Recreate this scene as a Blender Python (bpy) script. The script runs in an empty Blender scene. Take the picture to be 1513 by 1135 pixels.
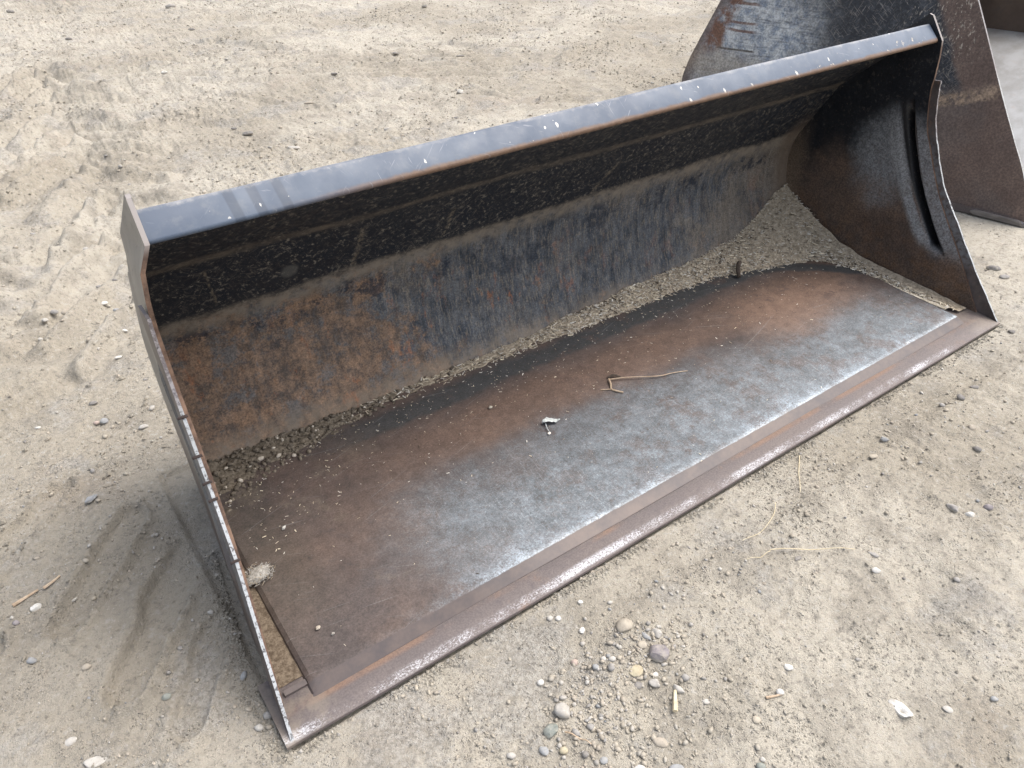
import bpy, bmesh, math, random
import numpy as np
from mathutils import Vector, Matrix

random.seed(7)
RNG = np.random.default_rng(11)
SC = bpy.context.scene
COL = SC.collection

# ------------------------------------------------------------------ camera, sky, sun, exposure
cam_d = bpy.data.cameras.new("camera")
cam = bpy.data.objects.new("camera", cam_d)
COL.objects.link(cam)
cam_d.sensor_width = 36.0
cam_d.lens = 1136.4 / 1513.0 * 36.0
cam_d.clip_end = 1000.0
cam.location = (-1.291, -0.8007, 1.3503)
cam.rotation_euler = (math.pi / 2 - 0.64819, 0.0, -0.61718)
SC.camera = cam

SUN_EL, SUN_AZ = math.radians(62), math.radians(106)      # azimuth measured from +Y towards +X
world = bpy.data.worlds.new("World")
SC.world = world
world.use_nodes = True
wn = world.node_tree
for n in list(wn.nodes):
    wn.nodes.remove(n)
sky = wn.nodes.new("ShaderNodeTexSky")
sky.sky_type = 'NISHITA'
sky.sun_disc = False
sky.sun_elevation = SUN_EL
sky.sun_rotation = SUN_AZ
sky.air_density = 1.0
sky.dust_density = 4.0
sky.ozone_density = 1.0
hsv = wn.nodes.new("ShaderNodeHueSaturation")
hsv.inputs["Saturation"].default_value = 0.55
bg = wn.nodes.new("ShaderNodeBackground")
bg.inputs["Strength"].default_value = 0.15
wo = wn.nodes.new("ShaderNodeOutputWorld")
wn.links.new(sky.outputs[0], hsv.inputs["Color"])
wn.links.new(hsv.outputs[0], bg.inputs["Color"])
wn.links.new(bg.outputs[0], wo.inputs["Surface"])

sun_d = bpy.data.lights.new("sun", 'SUN')
sun_d.energy = 1.25
sun_d.angle = math.radians(54)
sun_d.color = (1.0, 0.95, 0.88)
sun = bpy.data.objects.new("sun", sun_d)
COL.objects.link(sun)
sd = Vector((math.sin(SUN_AZ) * math.cos(SUN_EL), math.cos(SUN_AZ) * math.cos(SUN_EL), math.sin(SUN_EL)))
sun.rotation_euler = sd.to_track_quat('Z', 'Y').to_euler()
sun.location = (4, 4, 6)

SC.view_settings.view_transform = 'Standard'
SC.view_settings.look = 'None'
SC.view_settings.exposure = 1.15
SC.view_settings.gamma = 1.0
SC.view_settings.use_curve_mapping = False

# ------------------------------------------------------------------ node helper
class Mat:
    def __init__(self, name, rough=0.6, metal=0.0, spec=0.5):
        self.m = bpy.data.materials.new(name)
        self.m.use_nodes = True
        self.t = self.m.node_tree
        self.b = self.t.nodes["Principled BSDF"]
        self.b.inputs["Roughness"].default_value = rough
        self.b.inputs["Metallic"].default_value = metal
        self.b.inputs["Specular IOR Level"].default_value = spec
        self.co = self.t.nodes.new("ShaderNodeTexCoord").outputs["Object"]
        s = self.t.nodes.new("ShaderNodeSeparateXYZ")
        self.t.links.new(self.co, s.inputs[0])
        self.x, self.y, self.z = s.outputs
        self.seed = 0.0

    def put(self, sock, v):
        if isinstance(v, bpy.types.NodeSocket):
            self.t.links.new(v, sock)
        elif isinstance(v, (tuple, list)):
            sock.default_value = (v[0], v[1], v[2], 1.0) if len(sock.default_value) == 4 else v
        else:
            sock.default_value = v

    def map(self, scale=(1, 1, 1), rot=(0, 0, 0), loc=None):
        src = self.co
        if any(rot):                                  # turn first, stretch afterwards
            r = self.t.nodes.new("ShaderNodeMapping")
            self.t.links.new(src, r.inputs[0])
            r.inputs["Rotation"].default_value = rot
            src = r.outputs[0]
            rot = (0, 0, 0)
        n = self.t.nodes.new("ShaderNodeMapping")
        self.t.links.new(src, n.inputs[0])
        n.inputs["Scale"].default_value = scale
        n.inputs["Rotation"].default_value = rot
        if loc is None:
            self.seed += 3.17
            loc = (self.seed, self.seed * 0.7, -self.seed * 0.4)
        n.inputs["Location"].default_value = loc
        return n.outputs[0]

    def noise(self, scale, detail=5, rough=0.6, vec=None, dist=0.0):
        n = self.t.nodes.new("ShaderNodeTexNoise")
        self.put(n.inputs["Vector"], self.map() if vec is None else vec)
        n.inputs["Scale"].default_value = scale
        n.inputs["Detail"].default_value = detail
        n.inputs["Roughness"].default_value = rough
        n.inputs["Distortion"].default_value = dist
        return n.outputs[0]

    def voro(self, scale, vec=None, feature='F1', out="Distance", rand=1.0):
        n = self.t.nodes.new("ShaderNodeTexVoronoi")
        n.feature = feature
        self.put(n.inputs["Vector"], self.map() if vec is None else vec)
        n.inputs["Scale"].default_value = scale
        n.inputs["Randomness"].default_value = rand
        return n.outputs[out]

    def op(self, o, a, b=0.0, c=0.0):
        n = self.t.nodes.new("ShaderNodeMath")
        n.operation = o
        self.put(n.inputs[0], a); self.put(n.inputs[1], b); self.put(n.inputs[2], c)
        return n.outputs[0]

    def add(self, a, b): return self.op('ADD', a, b)
    def mul(self, a, b): return self.op('MULTIPLY', a, b)
    def mx(self, a, b): return self.op('MAXIMUM', a, b)
    def mn(self, a, b): return self.op('MINIMUM', a, b)
    def inv(self, a): return self.op('SUBTRACT', 1.0, a)

    def step(self, v, a, b, lo=0.0, hi=1.0):
        n = self.t.nodes.new("ShaderNodeMapRange")
        n.interpolation_type = 'SMOOTHSTEP'
        n.clamp = True
        flip = a > b
        if flip:
            a, b, lo, hi = b, a, hi, lo
        self.put(n.inputs["Value"], v)
        n.inputs["From Min"].default_value = a
        n.inputs["From Max"].default_value = b
        n.inputs["To Min"].default_value = lo
        n.inputs["To Max"].default_value = hi
        return n.outputs["Result"]

    def band(self, v, a0, a1, b0, b1):
        return self.mul(self.step(v, a0, a1), self.step(v, b1, b0))

    def spot(self, cx, cy, cz, r0, r1, sx=1.0, sy=1.0, sz=1.0, wob=0.0, wscale=6.0):
        """1 near a point, fading out between r1 and r0 (an irregular stain)."""
        dx = self.mul(self.op('SUBTRACT', self.x, cx), sx)
        dy = self.mul(self.op('SUBTRACT', self.y, cy), sy)
        dz = self.mul(self.op('SUBTRACT', self.z, cz), sz)
        d = self.op('SQRT', self.add(self.add(self.mul(dx, dx), self.mul(dy, dy)), self.mul(dz, dz)))
        if wob:
            d = self.add(d, self.mul(self.op('SUBTRACT', self.noise(wscale, 6, 0.65), 0.5), wob))
        return self.step(d, r0, r1)

    def mix(self, f, a, b):
        n = self.t.nodes.new("ShaderNodeMix")
        n.data_type = 'RGBA'
        n.clamp_factor = True
        self.put(n.inputs[0], f)
        self.put(n.inputs[6], a if isinstance(a, bpy.types.NodeSocket) else (a[0], a[1], a[2]))
        self.put(n.inputs[7], b if isinstance(b, bpy.types.NodeSocket) else (b[0], b[1], b[2]))
        return n.outputs[2]

    def grain(self, c, scale=300, lo=0.62, hi=1.45, detail=4, rough=0.75, vec=None):
        """fine speckle: darkens and lightens the colour in a fine pattern"""
        f = self.step(self.noise(scale, detail, rough, vec=vec), 0.34, 0.66, lo, hi)
        n = self.t.nodes.new("ShaderNodeVectorMath")
        n.operation = 'SCALE'
        self.put(n.inputs[0], c)
        self.put(n.inputs["Scale"], f)
        return n.outputs[0]

    def fin(self, color=None, rough=None, metal=None, height=None, bump=0.3, dist=0.002):
        if color is not None: self.put(self.b.inputs["Base Color"], color)
        if rough is not None: self.put(self.b.inputs["Roughness"], rough)
        if metal is not None: self.put(self.b.inputs["Metallic"], metal)
        if height is not None:
            n = self.t.nodes.new("ShaderNodeBump")
            n.inputs["Strength"].default_value = bump
            n.inputs["Distance"].default_value = dist
            self.t.links.new(height, n.inputs["Height"])
            self.t.links.new(n.outputs[0], self.b.inputs["Normal"])
        return self.m

def scratches(M, rots, thin=260.0, long=5.0, thr=0.66, plane='xz'):
    """thin straight scratch lines in several directions, 0..1"""
    tot = None
    for r in rots:
        rot = {'xz': (0, r, 0), 'xy': (0, 0, r), 'yz': (r, 0, 0)}[plane]
        v = M.map(scale={'xz': (long, 1, thin), 'xy': (long, thin, 1), 'yz': (1, long, thin)}[plane], rot=rot)
        s = M.step(M.noise(1.0, 2, 0.4, vec=v), thr, thr + 0.05)
        g = M.step(M.noise(5.0, 3, 0.5), 0.42, 0.6)
        s = M.mul(s, g)
        tot = s if tot is None else M.mx(tot, s)
    return tot

BLACK = (0.007, 0.009, 0.013)
BLUEBLK = (0.024, 0.031, 0.042)
TAN = (0.21, 0.165, 0.115)
DUST = (0.30, 0.26, 0.205)
RUST = (0.20, 0.075, 0.028)
BROWN = (0.070, 0.043, 0.035)
PURPLE = (0.085, 0.064, 0.062)
STEEL = (0.30, 0.33, 0.36)
BARE = (0.62, 0.66, 0.70)

# ------------------------------------------------------------------ mesh helpers
def new_obj(name, verts, faces, mats, parent=None, midx=None, smooth=True, sharp=40):
    me = bpy.data.meshes.new(name)
    me.from_pydata([tuple(map(float, v)) for v in verts], [], [tuple(int(i) for i in f) for f in faces])
    for m in (mats if isinstance(mats, (list, tuple)) else [mats]):
        me.materials.append(m)
    if midx is not None:
        me.polygons.foreach_set("material_index", np.asarray(midx, dtype=np.int32))
    if smooth:
        me.polygons.foreach_set("use_smooth", np.ones(len(me.polygons), dtype=bool))
        if sharp: me.set_sharp_from_angle(angle=math.radians(sharp))
    me.update()
    o = bpy.data.objects.new(name, me)
    COL.objects.link(o)
    if parent: o.parent = parent
    return o

def tag(o, label=None, cat=None, group=None, kind=None):
    if label: o["label"] = label
    if cat: o["category"] = cat
    if group: o["group"] = group
    if kind: o["kind"] = kind
    return o

def empty(name, loc=(0, 0, 0), rz=0.0):
    o = bpy.data.objects.new(name, None)
    COL.objects.link(o)
    o.location = loc
    o.rotation_euler = (0, 0, rz)
    o.empty_display_size = 0.1
    return o

def slab(name, A, B, mats, parent, rim_idx=None, sharp=40):
    """closed plate between two (n,m,3) point grids A (seen side) and B; rim_idx: material of the four rims
    (v=0 side, u=end side, v=end side, u=0 side)"""
    n, m = A.shape[:2]
    V = np.concatenate([A.reshape(-1, 3), B.reshape(-1, 3)])
    off = n * m
    I = lambda i, j: i * m + j
    F, K = [], []
    for i in range(n - 1):
        for j in range(m - 1):
            F.append((I(i, j), I(i, j + 1), I(i + 1, j + 1), I(i + 1, j))); K.append(0)
            F.append((off + I(i, j), off + I(i + 1, j), off + I(i + 1, j + 1), off + I(i, j + 1))); K.append(1 if rim_idx and len(mats) > 2 else 0)
    r = rim_idx or (0, 0, 0, 0)
    for j in range(m - 1):
        F.append((I(0, j), off + I(0, j), off + I(0, j + 1), I(0, j + 1))); K.append(r[0])
        F.append((I(n - 1, j), I(n - 1, j + 1), off + I(n - 1, j + 1), off + I(n - 1, j))); K.append(r[2])
    for i in range(n - 1):
        F.append((I(i, 0), I(i + 1, 0), off + I(i + 1, 0), off + I(i, 0))); K.append(r[3])
        F.append((I(i, m - 1), off + I(i, m - 1), off + I(i + 1, m - 1), I(i + 1, m - 1))); K.append(r[1])
    o = new_obj(name, V, F, mats, parent, K, True, sharp)
    bm = bmesh.new(); bm.from_mesh(o.data)
    bmesh.ops.recalc_face_normals(bm, faces=bm.faces)
    bm.to_mesh(o.data); bm.free()
    o.data.set_sharp_from_angle(angle=math.radians(sharp))
    return o

def prism(name, prof, x0, x1, nseg, mats, parent, wob=0.0, sharp=35, midx=None):
    """closed profile (list of (y,z)) swept along X"""
    k = len(prof)
    xs = np.linspace(x0, x1, nseg + 1)
    V = []
    for i, x in enumerate(xs):
        dy = wob * math.sin(x * 5.1 + 1.3) + wob * 0.6 * math.sin(x * 13.7)
        dz = wob * math.sin(x * 3.7) + wob * 0.5 * math.sin(x * 17.1 + 2)
        for (y, z) in prof:
            V.append((x, y + dy, z + dz))
    F, K = [], []
    for i in range(nseg):
        for j in range(k):
            a, b = i * k + j, i * k + (j + 1) % k
            F.append((a, b, b + k, a + k)); K.append(midx[j] if midx else 0)
    F.append(tuple(range(k))[::-1]); K.append(0)
    F.append(tuple(nseg * k + j for j in range(k))); K.append(0)
    o = new_obj(name, V, F, mats, parent, K, True, sharp)
    bm = bmesh.new(); bm.from_mesh(o.data)
    bmesh.ops.recalc_face_normals(bm, faces=bm.faces)
    bm.to_mesh(o.data); bm.free()
    o.data.set_sharp_from_angle(angle=math.radians(sharp))
    return o

def tube(name, pts, r, mat, parent=None, k=6, taper=0.4):
    pts = [Vector(p) for p in pts]
    V, F = [], []
    n = len(pts)
    for i, p in enumerate(pts):
        d = (pts[min(i + 1, n - 1)] - pts[max(i - 1, 0)]).normalized()
        s = d.cross(Vector((0, 0, 1)))
        s = s.normalized() if s.length > 1e-4 else Vector((1, 0, 0))
        u = s.cross(d).normalized()
        rr = r * (1 - taper * i / max(1, n - 1))
        for j in range(k):
            a = 2 * math.pi * j / k
            V.append(p + s * (rr * math.cos(a)) + u * (rr * math.sin(a)))
    for i in range(n - 1):
        for j in range(k):
            a, b = i * k + j, i * k + (j + 1) % k
            F.append((a, b, b + k, a + k))
    F.append(tuple(range(k))[::-1]); F.append(tuple((n - 1) * k + j for j in range(k)))
    return new_obj(name, V, F, mat, parent)

def smooth_line(pts, n):
    """Catmull-Rom through points, n samples per span"""
    P = np.array(pts, float)
    E = np.vstack([2 * P[0] - P[1], P, 2 * P[-1] - P[-2]])
    out = []
    for i in range(len(P) - 1):
        p0, p1, p2, p3 = E[i:i + 4]
        for t in np.linspace(0, 1, n, endpoint=False):
            out.append(0.5 * ((2 * p1) + (-p0 + p2) * t + (2 * p0 - 5 * p1 + 4 * p2 - p3) * t * t + (-p0 + 3 * p1 - 3 * p2 + p3) * t ** 3))
    out.append(P[-1])
    return np.array(out)

# ------------------------------------------------------------------ noise on arrays
def _hash(ix, iy, seed):
    h = (ix.astype(np.int64) * 374761393 + iy.astype(np.int64) * 668265263 + seed * 1442695041) & 0xFFFFFFFF
    h = ((h ^ (h >> 13)) * 1274126177) & 0xFFFFFFFF
    return ((h ^ (h >> 16)) & 0xFFFF) / 65535.0

def perlin(x, y, seed=0):
    ix, iy = np.floor(x), np.floor(y)
    fx, fy = x - ix, y - iy
    u, v = fx * fx * fx * (fx * (fx * 6 - 15) + 10), fy * fy * fy * (fy * (fy * 6 - 15) + 10)
    def g(dx, dy):
        a = _hash(ix + dx, iy + dy, seed) * 2 * np.pi
        return np.cos(a) * (fx - dx) + np.sin(a) * (fy - dy)
    return ((g(0, 0) * (1 - u) + g(1, 0) * u) * (1 - v) + (g(0, 1) * (1 - u) + g(1, 1) * u) * v) * 1.4

def fbm(x, y, f, octv, seed, gain=0.5, ridged=False):
    s, a, t = 0.0, 1.0, 0.0
    for o in range(octv):
        c, sn = math.cos(o * 1.1), math.sin(o * 1.1)
        n = perlin((x * c - y * sn) * f, (x * sn + y * c) * f, seed + o * 17)
        if ridged: n = 1 - 2 * np.abs(n)
        s = s + a * n; t += a; a *= gain; f *= 2.03
    return s / t

def sst(a, b, v):
    t = np.clip((v - a) / (b - a), 0, 1)
    return t * t * (3 - 2 * t)

# ------------------------------------------------------------------ ground
B2_LOC, B2_ROT = (2.0055, 0.3196, 0.0), 0.3097
B2_W, B2_D = 3.45, 1.55

def seg_dist(x, y, a, b):
    ax, ay = a; bx, by = b
    dx, dy = bx - ax, by - ay
    L2 = dx * dx + dy * dy
    t = np.clip(((x - ax) * dx + (y - ay) * dy) / L2, 0, 1)
    px, py = x - ax - t * dx, y - ay - t * dy
    side = np.sign(dx * (y - ay) - dy * (x - ax))
    return np.sqrt(px * px + py * py), t, side

LUGS = [   # tyre lug prints: (from, to, half width, depth)
    ((-1.295, 0.735), (-1.475, 0.500), 0.036, 0.013),
    ((-1.205, 0.585), (-1.420, 0.285), 0.040, 0.016),
    ((-1.235, 0.330), (-1.345, 0.150), 0.032, 0.011),
    ((-1.42, 0.93), (-1.60, 0.74), 0.034, 0.010),
    ((-1.62, 0.52), (-1.80, 0.36), 0.034, 0.008),
]
_r = random.Random(5)
RIDGES = []            # ridges left standing between old tyre lugs: (from, to, half width, height)
for k in range(14):    # chevron track running away beyond the near end of the bucket
    t = k / 13.0
    cx, cy = -0.99 + 0.22 * t + _r.uniform(-.03, .03), 1.75 + 3.3 * t + _r.uniform(-.05, .05)
    a = (cx - 0.30 + _r.uniform(-.06, .03), cy - 0.36 + _r.uniform(-.06, .06))
    m = (cx - 0.02, cy + 0.02)
    b = (cx + 0.25 + _r.uniform(-.05, .12), cy - 0.24 + _r.uniform(-.06, .06))
    RIDGES.append((a, m, _r.uniform(.030, .045), _r.uniform(.014, .024)))
    RIDGES.append((m, b, _r.uniform(.022, .036), _r.uniform(.010, .020)))
    if _r.random() < .7:
        c = (cx - 0.62, cy - 0.1 + _r.uniform(-.1, .1))
        RIDGES.append((c, (cx - .36, cy - .3 + _r.uniform(-.1, .1)), _r.uniform(.025, .04), _r.uniform(.008, .016)))
for (a, b) in [((-1.07, 4.62), (-.56, 4.59)), ((-.23, 4.19), (.22, 3.55)), ((.29, 5.21), (.69, 4.58)), ((1.41, 2.71), (1.8, 2.59)), ((1.62, 4.26), (1.93, 3.7)), ((.9, 3.4), (1.2, 3.1)), ((.4, 2.7), (.75, 2.75)),
               ((1.25, 3.2), (1.3, 2.85)), ((.1, 3.5), (.5, 3.2)), ((-.4, 3.6), (.0, 3.3)), ((2.0, 3.3), (2.3, 3.5)), ((-.2, 2.4), (.2, 2.2)), ((-1.45, 1.7), (-1.32, 1.8)), ((-1.35, 2.26), (-1.15, 2.28)), ((-1.6, 1.35), (-1.35, 1.42)), ((.5, 6.0), (1.4, 5.2)), ((-.4, 6.2), (.4, 6.0))]:
    RIDGES.append((a, b, _r.uniform(.025, .04), _r.uniform(.008, .015)))

def b2_local(x, y):
    c, s = math.cos(B2_ROT), math.sin(B2_ROT)
    dx, dy = x - B2_LOC[0], y - B2_LOC[1]
    return dx * c + dy * s, -dx * s + dy * c

def box_dist(x, y, x0, x1, y0, y1):
    dx = np.maximum(np.maximum(x0 - x, x - x1), 0)
    dy = np.maximum(np.maximum(y0 - y, y - y1), 0)
    return np.sqrt(dx * dx + dy * dy)

def height(x, y):
    far = sst(0.8, 2.6, y)
    left = sst(-0.9, -1.4, x)
    h = 0.030 * fbm(x, y, 0.8, 3, 3) + (0.010 + 0.016 * far) * fbm(x, y, 2.6, 3, 21)
    rough = 0.55 + 0.45 * sst(-0.25, 0.35, fbm(x, y, 1.3, 2, 77)) + 0.5 * far
    press = np.zeros_like(x)
    wa = 0.55 + 0.45 * far
    wx = x + wa * (0.018 * perlin(x * 9, y * 9, 5) + 0.010 * perlin(x * 24, y * 24, 15)); wy = y + wa * (0.018 * perlin(x * 9, y * 9, 6) + 0.010 * perlin(x * 24, y * 24, 16))
    for (a, b, w, dep) in LUGS:
        d, t, side = seg_dist(wx, wy, a, b)
        ins = 1 - sst(w * 0.90, w * 1.06, d)
        rim = np.exp(-((d - w * 1.25) / (0.25 * w)) ** 2) * (0.75 + 0.45 * side)
        h += -1.25 * dep * ins + dep * 1.3 * rim
        press = np.maximum(press, ins)
    for (a, b, w, hh) in RIDGES:
        d, t, side = seg_dist(wx, wy, a, b)
        e = np.exp(-(d / w) ** 2) * (0.45 + 0.55 * np.sin(np.pi * np.clip(t, .06, .94)))
        h += 2.1 * hh * e - 0.9 * hh * np.exp(-((d - 1.9 * w) / w) ** 2)
    # thin cracks and crust edges
    cn = np.abs(perlin(x * 7 + 0.6 * perlin(x * 15, y * 15, 71), y * 7, 72)) / 0.06
    h -= 0.006 * np.exp(-cn ** 2) * sst(-.1, .3, perlin(x * 1.7, y * 1.7, 73)) * (1 - press)
    # crumbly surface
    cr = fbm(x, y, 11, 4, 41, 0.6)
    rd = fbm(x, y, 6, 3, 55, 0.5, True)
    h += rough * (1 - 0.75 * press) * ((0.0095 + 0.002 * far) * cr + (0.006 + 0.004 * far) * np.clip(rd, -0.6, 1))
    cl = np.clip(fbm(x, y, 34, 3, 91, 0.6), 0, 1)
    h += rough * (1 - 0.6 * press) * (0.012 + 0.003 * far) * cl
    h += 0.0024 * fbm(x, y, 80, 2, 131) * (1 - 0.5 * press)
    # thin tyre lines far off, running across
    ux, uy = 0.86, -0.51
    q = -uy * (x - 0.1) + ux * (y - 4.64)
    al = ux * (x - 0.1) + uy * (y - 4.64)
    bandm = sst(-0.62, -0.5, q) * sst(0.22, 0.1, q) * sst(-1.0, -0.3, al) * sst(2.6, 1.6, al)
    h += bandm * 0.016 * np.sin(q * 2 * np.pi / 0.115 + 0.8 * perlin(al * 1.2, q * 3, 8))
    # ripples in the near right dirt
    m = sst(-0.36, -0.5, y) * sst(-0.18, -0.02, x) * sst(0.9, 0.5, x)
    qq = x + 0.12 * y + 0.05 * perlin(x * 4, y * 4, 19)
    h += m * (0.0022 * np.sin(qq * 2 * np.pi / 0.075 + 3 * perlin(x * 6, y * 6, 18)) + 0.012 * perlin(x * 5 + 2, y * 5, 23))
    m2 = sst(0.30, 0.45, x) * sst(-0.06, -0.14, y) * sst(1.7, 1.2, x)
    h += m2 * (0.0016 * np.sin((x + 0.25 * y) * 2 * np.pi / 0.085 + 4.5 * perlin(x * 4, y * 4, 29)) + 0.006 * fbm(x * 1.6, y * .7, 9, 3, 30))
    # gravelly ridge pushed up in front of the cutting edge
    rid = np.exp(-((y + 0.155 + 0.02 * perlin(x * 3, y * 0, 61)) / 0.035) ** 2) * sst(-0.75, -0.2, x) * sst(1.5, 0.9, x)
    h += 0.009 * rid
    gp, _, _ = seg_dist(x, y, (-0.52, -0.17), (-0.83, -0.26))
    h += 0.010 * np.exp(-(gp / 0.07) ** 2)
    # shallow hollow by the big white stone
    h -= 0.012 * np.exp(-(((x - 0.03) / 0.05) ** 2 + ((y + 0.5) / 0.05) ** 2))
    # settle flat under both buckets
    d1 = box_dist(x, y, -1.2, 1.2, 0.0, 0.86)
    k1 = sst(0.0, 0.16, d1)
    h = h * (0.15 + 0.85 * k1) - 0.003 * (1 - k1)
    h = np.where(d1 < 0.05, np.minimum(h, -0.001 + 0.05 * d1), h)
    h = np.where(d1 <= 0.0, -0.012 - 0.01 * np.clip(box_dist(x, y, -9, 9, -9, -0.0) * 0, 0, 1), h)
    lx, ly = b2_local(x, y)
    d2 = box_dist(lx, ly, 0.0, B2_W, 0.0, B2_D)
    k2 = sst(0.0, 0.2, d2)
    h = h * (0.15 + 0.85 * k2) - 0.004 * (1 - k2)
    h = np.where(d2 < 0.05, np.minimum(h, -0.002), h)
    return h

def axis(c, lo, hi, n, a):
    s0, s1 = math.asinh((lo - c) / a), math.asinh((hi - c) / a)
    core = c + a * np.sinh(np.linspace(s0, s1, n))
    return np.concatenate([[-400, -150, -60, -30, -16][:5], core, [18, 32, 60, 150, 400]])

gx = axis(-0.55, -10.0, 12.0, 1000, 0.8)
gy = axis(-0.02, -8.0, 13.0, 940, 0.8)
GX, GY = np.meshgrid(gx, gy)
GZ = height(GX, GY)
fade = sst(16, 10, np.hypot(GX, GY))
GZ = GZ * fade

def grid_mesh(name, X, Y, Z, mat):
    n, m = X.shape
    me = bpy.data.meshes.new(name)
    me.vertices.add(n * m)
    me.vertices.foreach_set("co", np.stack([X, Y, Z], -1).astype(np.float32).ravel())
    idx = np.arange(n * m).reshape(n, m)
    q = np.stack([idx[:-1, :-1], idx[:-1, 1:], idx[1:, 1:], idx[1:, :-1]], -1).reshape(-1, 4)
    me.loops.add(q.size)
    me.loops.foreach_set("vertex_index", q.ravel().astype(np.int32))
    me.polygons.add(len(q))
    me.polygons.foreach_set("loop_start", (np.arange(len(q)) * 4).astype(np.int32))
    me.polygons.foreach_set("use_smooth", np.ones(len(q), dtype=bool))
    me.update(calc_edges=True)
    me.materials.append(mat)
    o = bpy.data.objects.new(name, me)
    COL.objects.link(o)
    return o

def mat_sand():
    M = Mat("dry_sand", rough=0.95, spec=0.2)
    big = M.noise(1.1, 4, 0.55)
    mid = M.noise(7.0, 6, 0.65)
    fine = M.noise(70.0, 5, 0.7)
    grit = M.noise(330.0, 3, 0.7)
    c = M.mix(M.step(big, 0.38, 0.62), (0.335, 0.300, 0.240), (0.430, 0.394, 0.328))
    c = M.mix(M.mul(M.step(mid, 0.46, 0.66), 0.6), c, (0.250, 0.226, 0.186))
    c = M.mix(M.mul(M.step(M.noise(2.2, 5, 0.6), 0.55, 0.7), 0.30), c, (0.300, 0.246, 0.190))
    c = M.mix(M.mul(M.step(fine, 0.52, 0.66), 0.75), c, (0.205, 0.188, 0.162))
    c = M.mix(M.mul(M.step(fine, 0.46, 0.32), 0.7), c, (0.43, 0.405, 0.362))
    c = M.mix(M.mul(M.step(grit, 0.60, 0.70), 0.55), c, (0.14, 0.125, 0.11))
    c = M.mix(M.mul(M.step(grit, 0.38, 0.30), 0.6), c, (0.60, 0.56, 0.50))
    dark_patch = M.spot(-1.42, 0.28, 0.0, 0.75, 0.25, wob=0.5, wscale=3)  # irregular patch of darker sand around the lug prints
    c = M.mix(M.mul(dark_patch, 0.26), c, M.mix(fine, (0.150, 0.132, 0.106), (0.255, 0.228, 0.188)))
    gl = M.mul(M.step(M.noise(3.4, 7, 0.72), 0.52, 0.62), 0.5)
    c = M.mix(gl, c, M.mix(M.step(M.noise(110, 4, .75), .38, .6), (0.175, 0.165, 0.15), (0.40, 0.385, 0.355)))
    h = M.add(M.mul(M.noise(60, 5, 0.7), 0.9), M.mul(grit, 0.5))
    vo = M.voro(150.0)
    h = M.add(h, M.mul(M.step(vo, 0.32, 0.05), M.mul(M.step(M.noise(12, 3), 0.45, 0.6), 0.55)))
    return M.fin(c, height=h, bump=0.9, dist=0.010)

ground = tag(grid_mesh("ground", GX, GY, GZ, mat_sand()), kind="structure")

def hz(x, y):
    return float(height(np.array([[float(x)]]), np.array([[float(y)]]))[0, 0])

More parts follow.
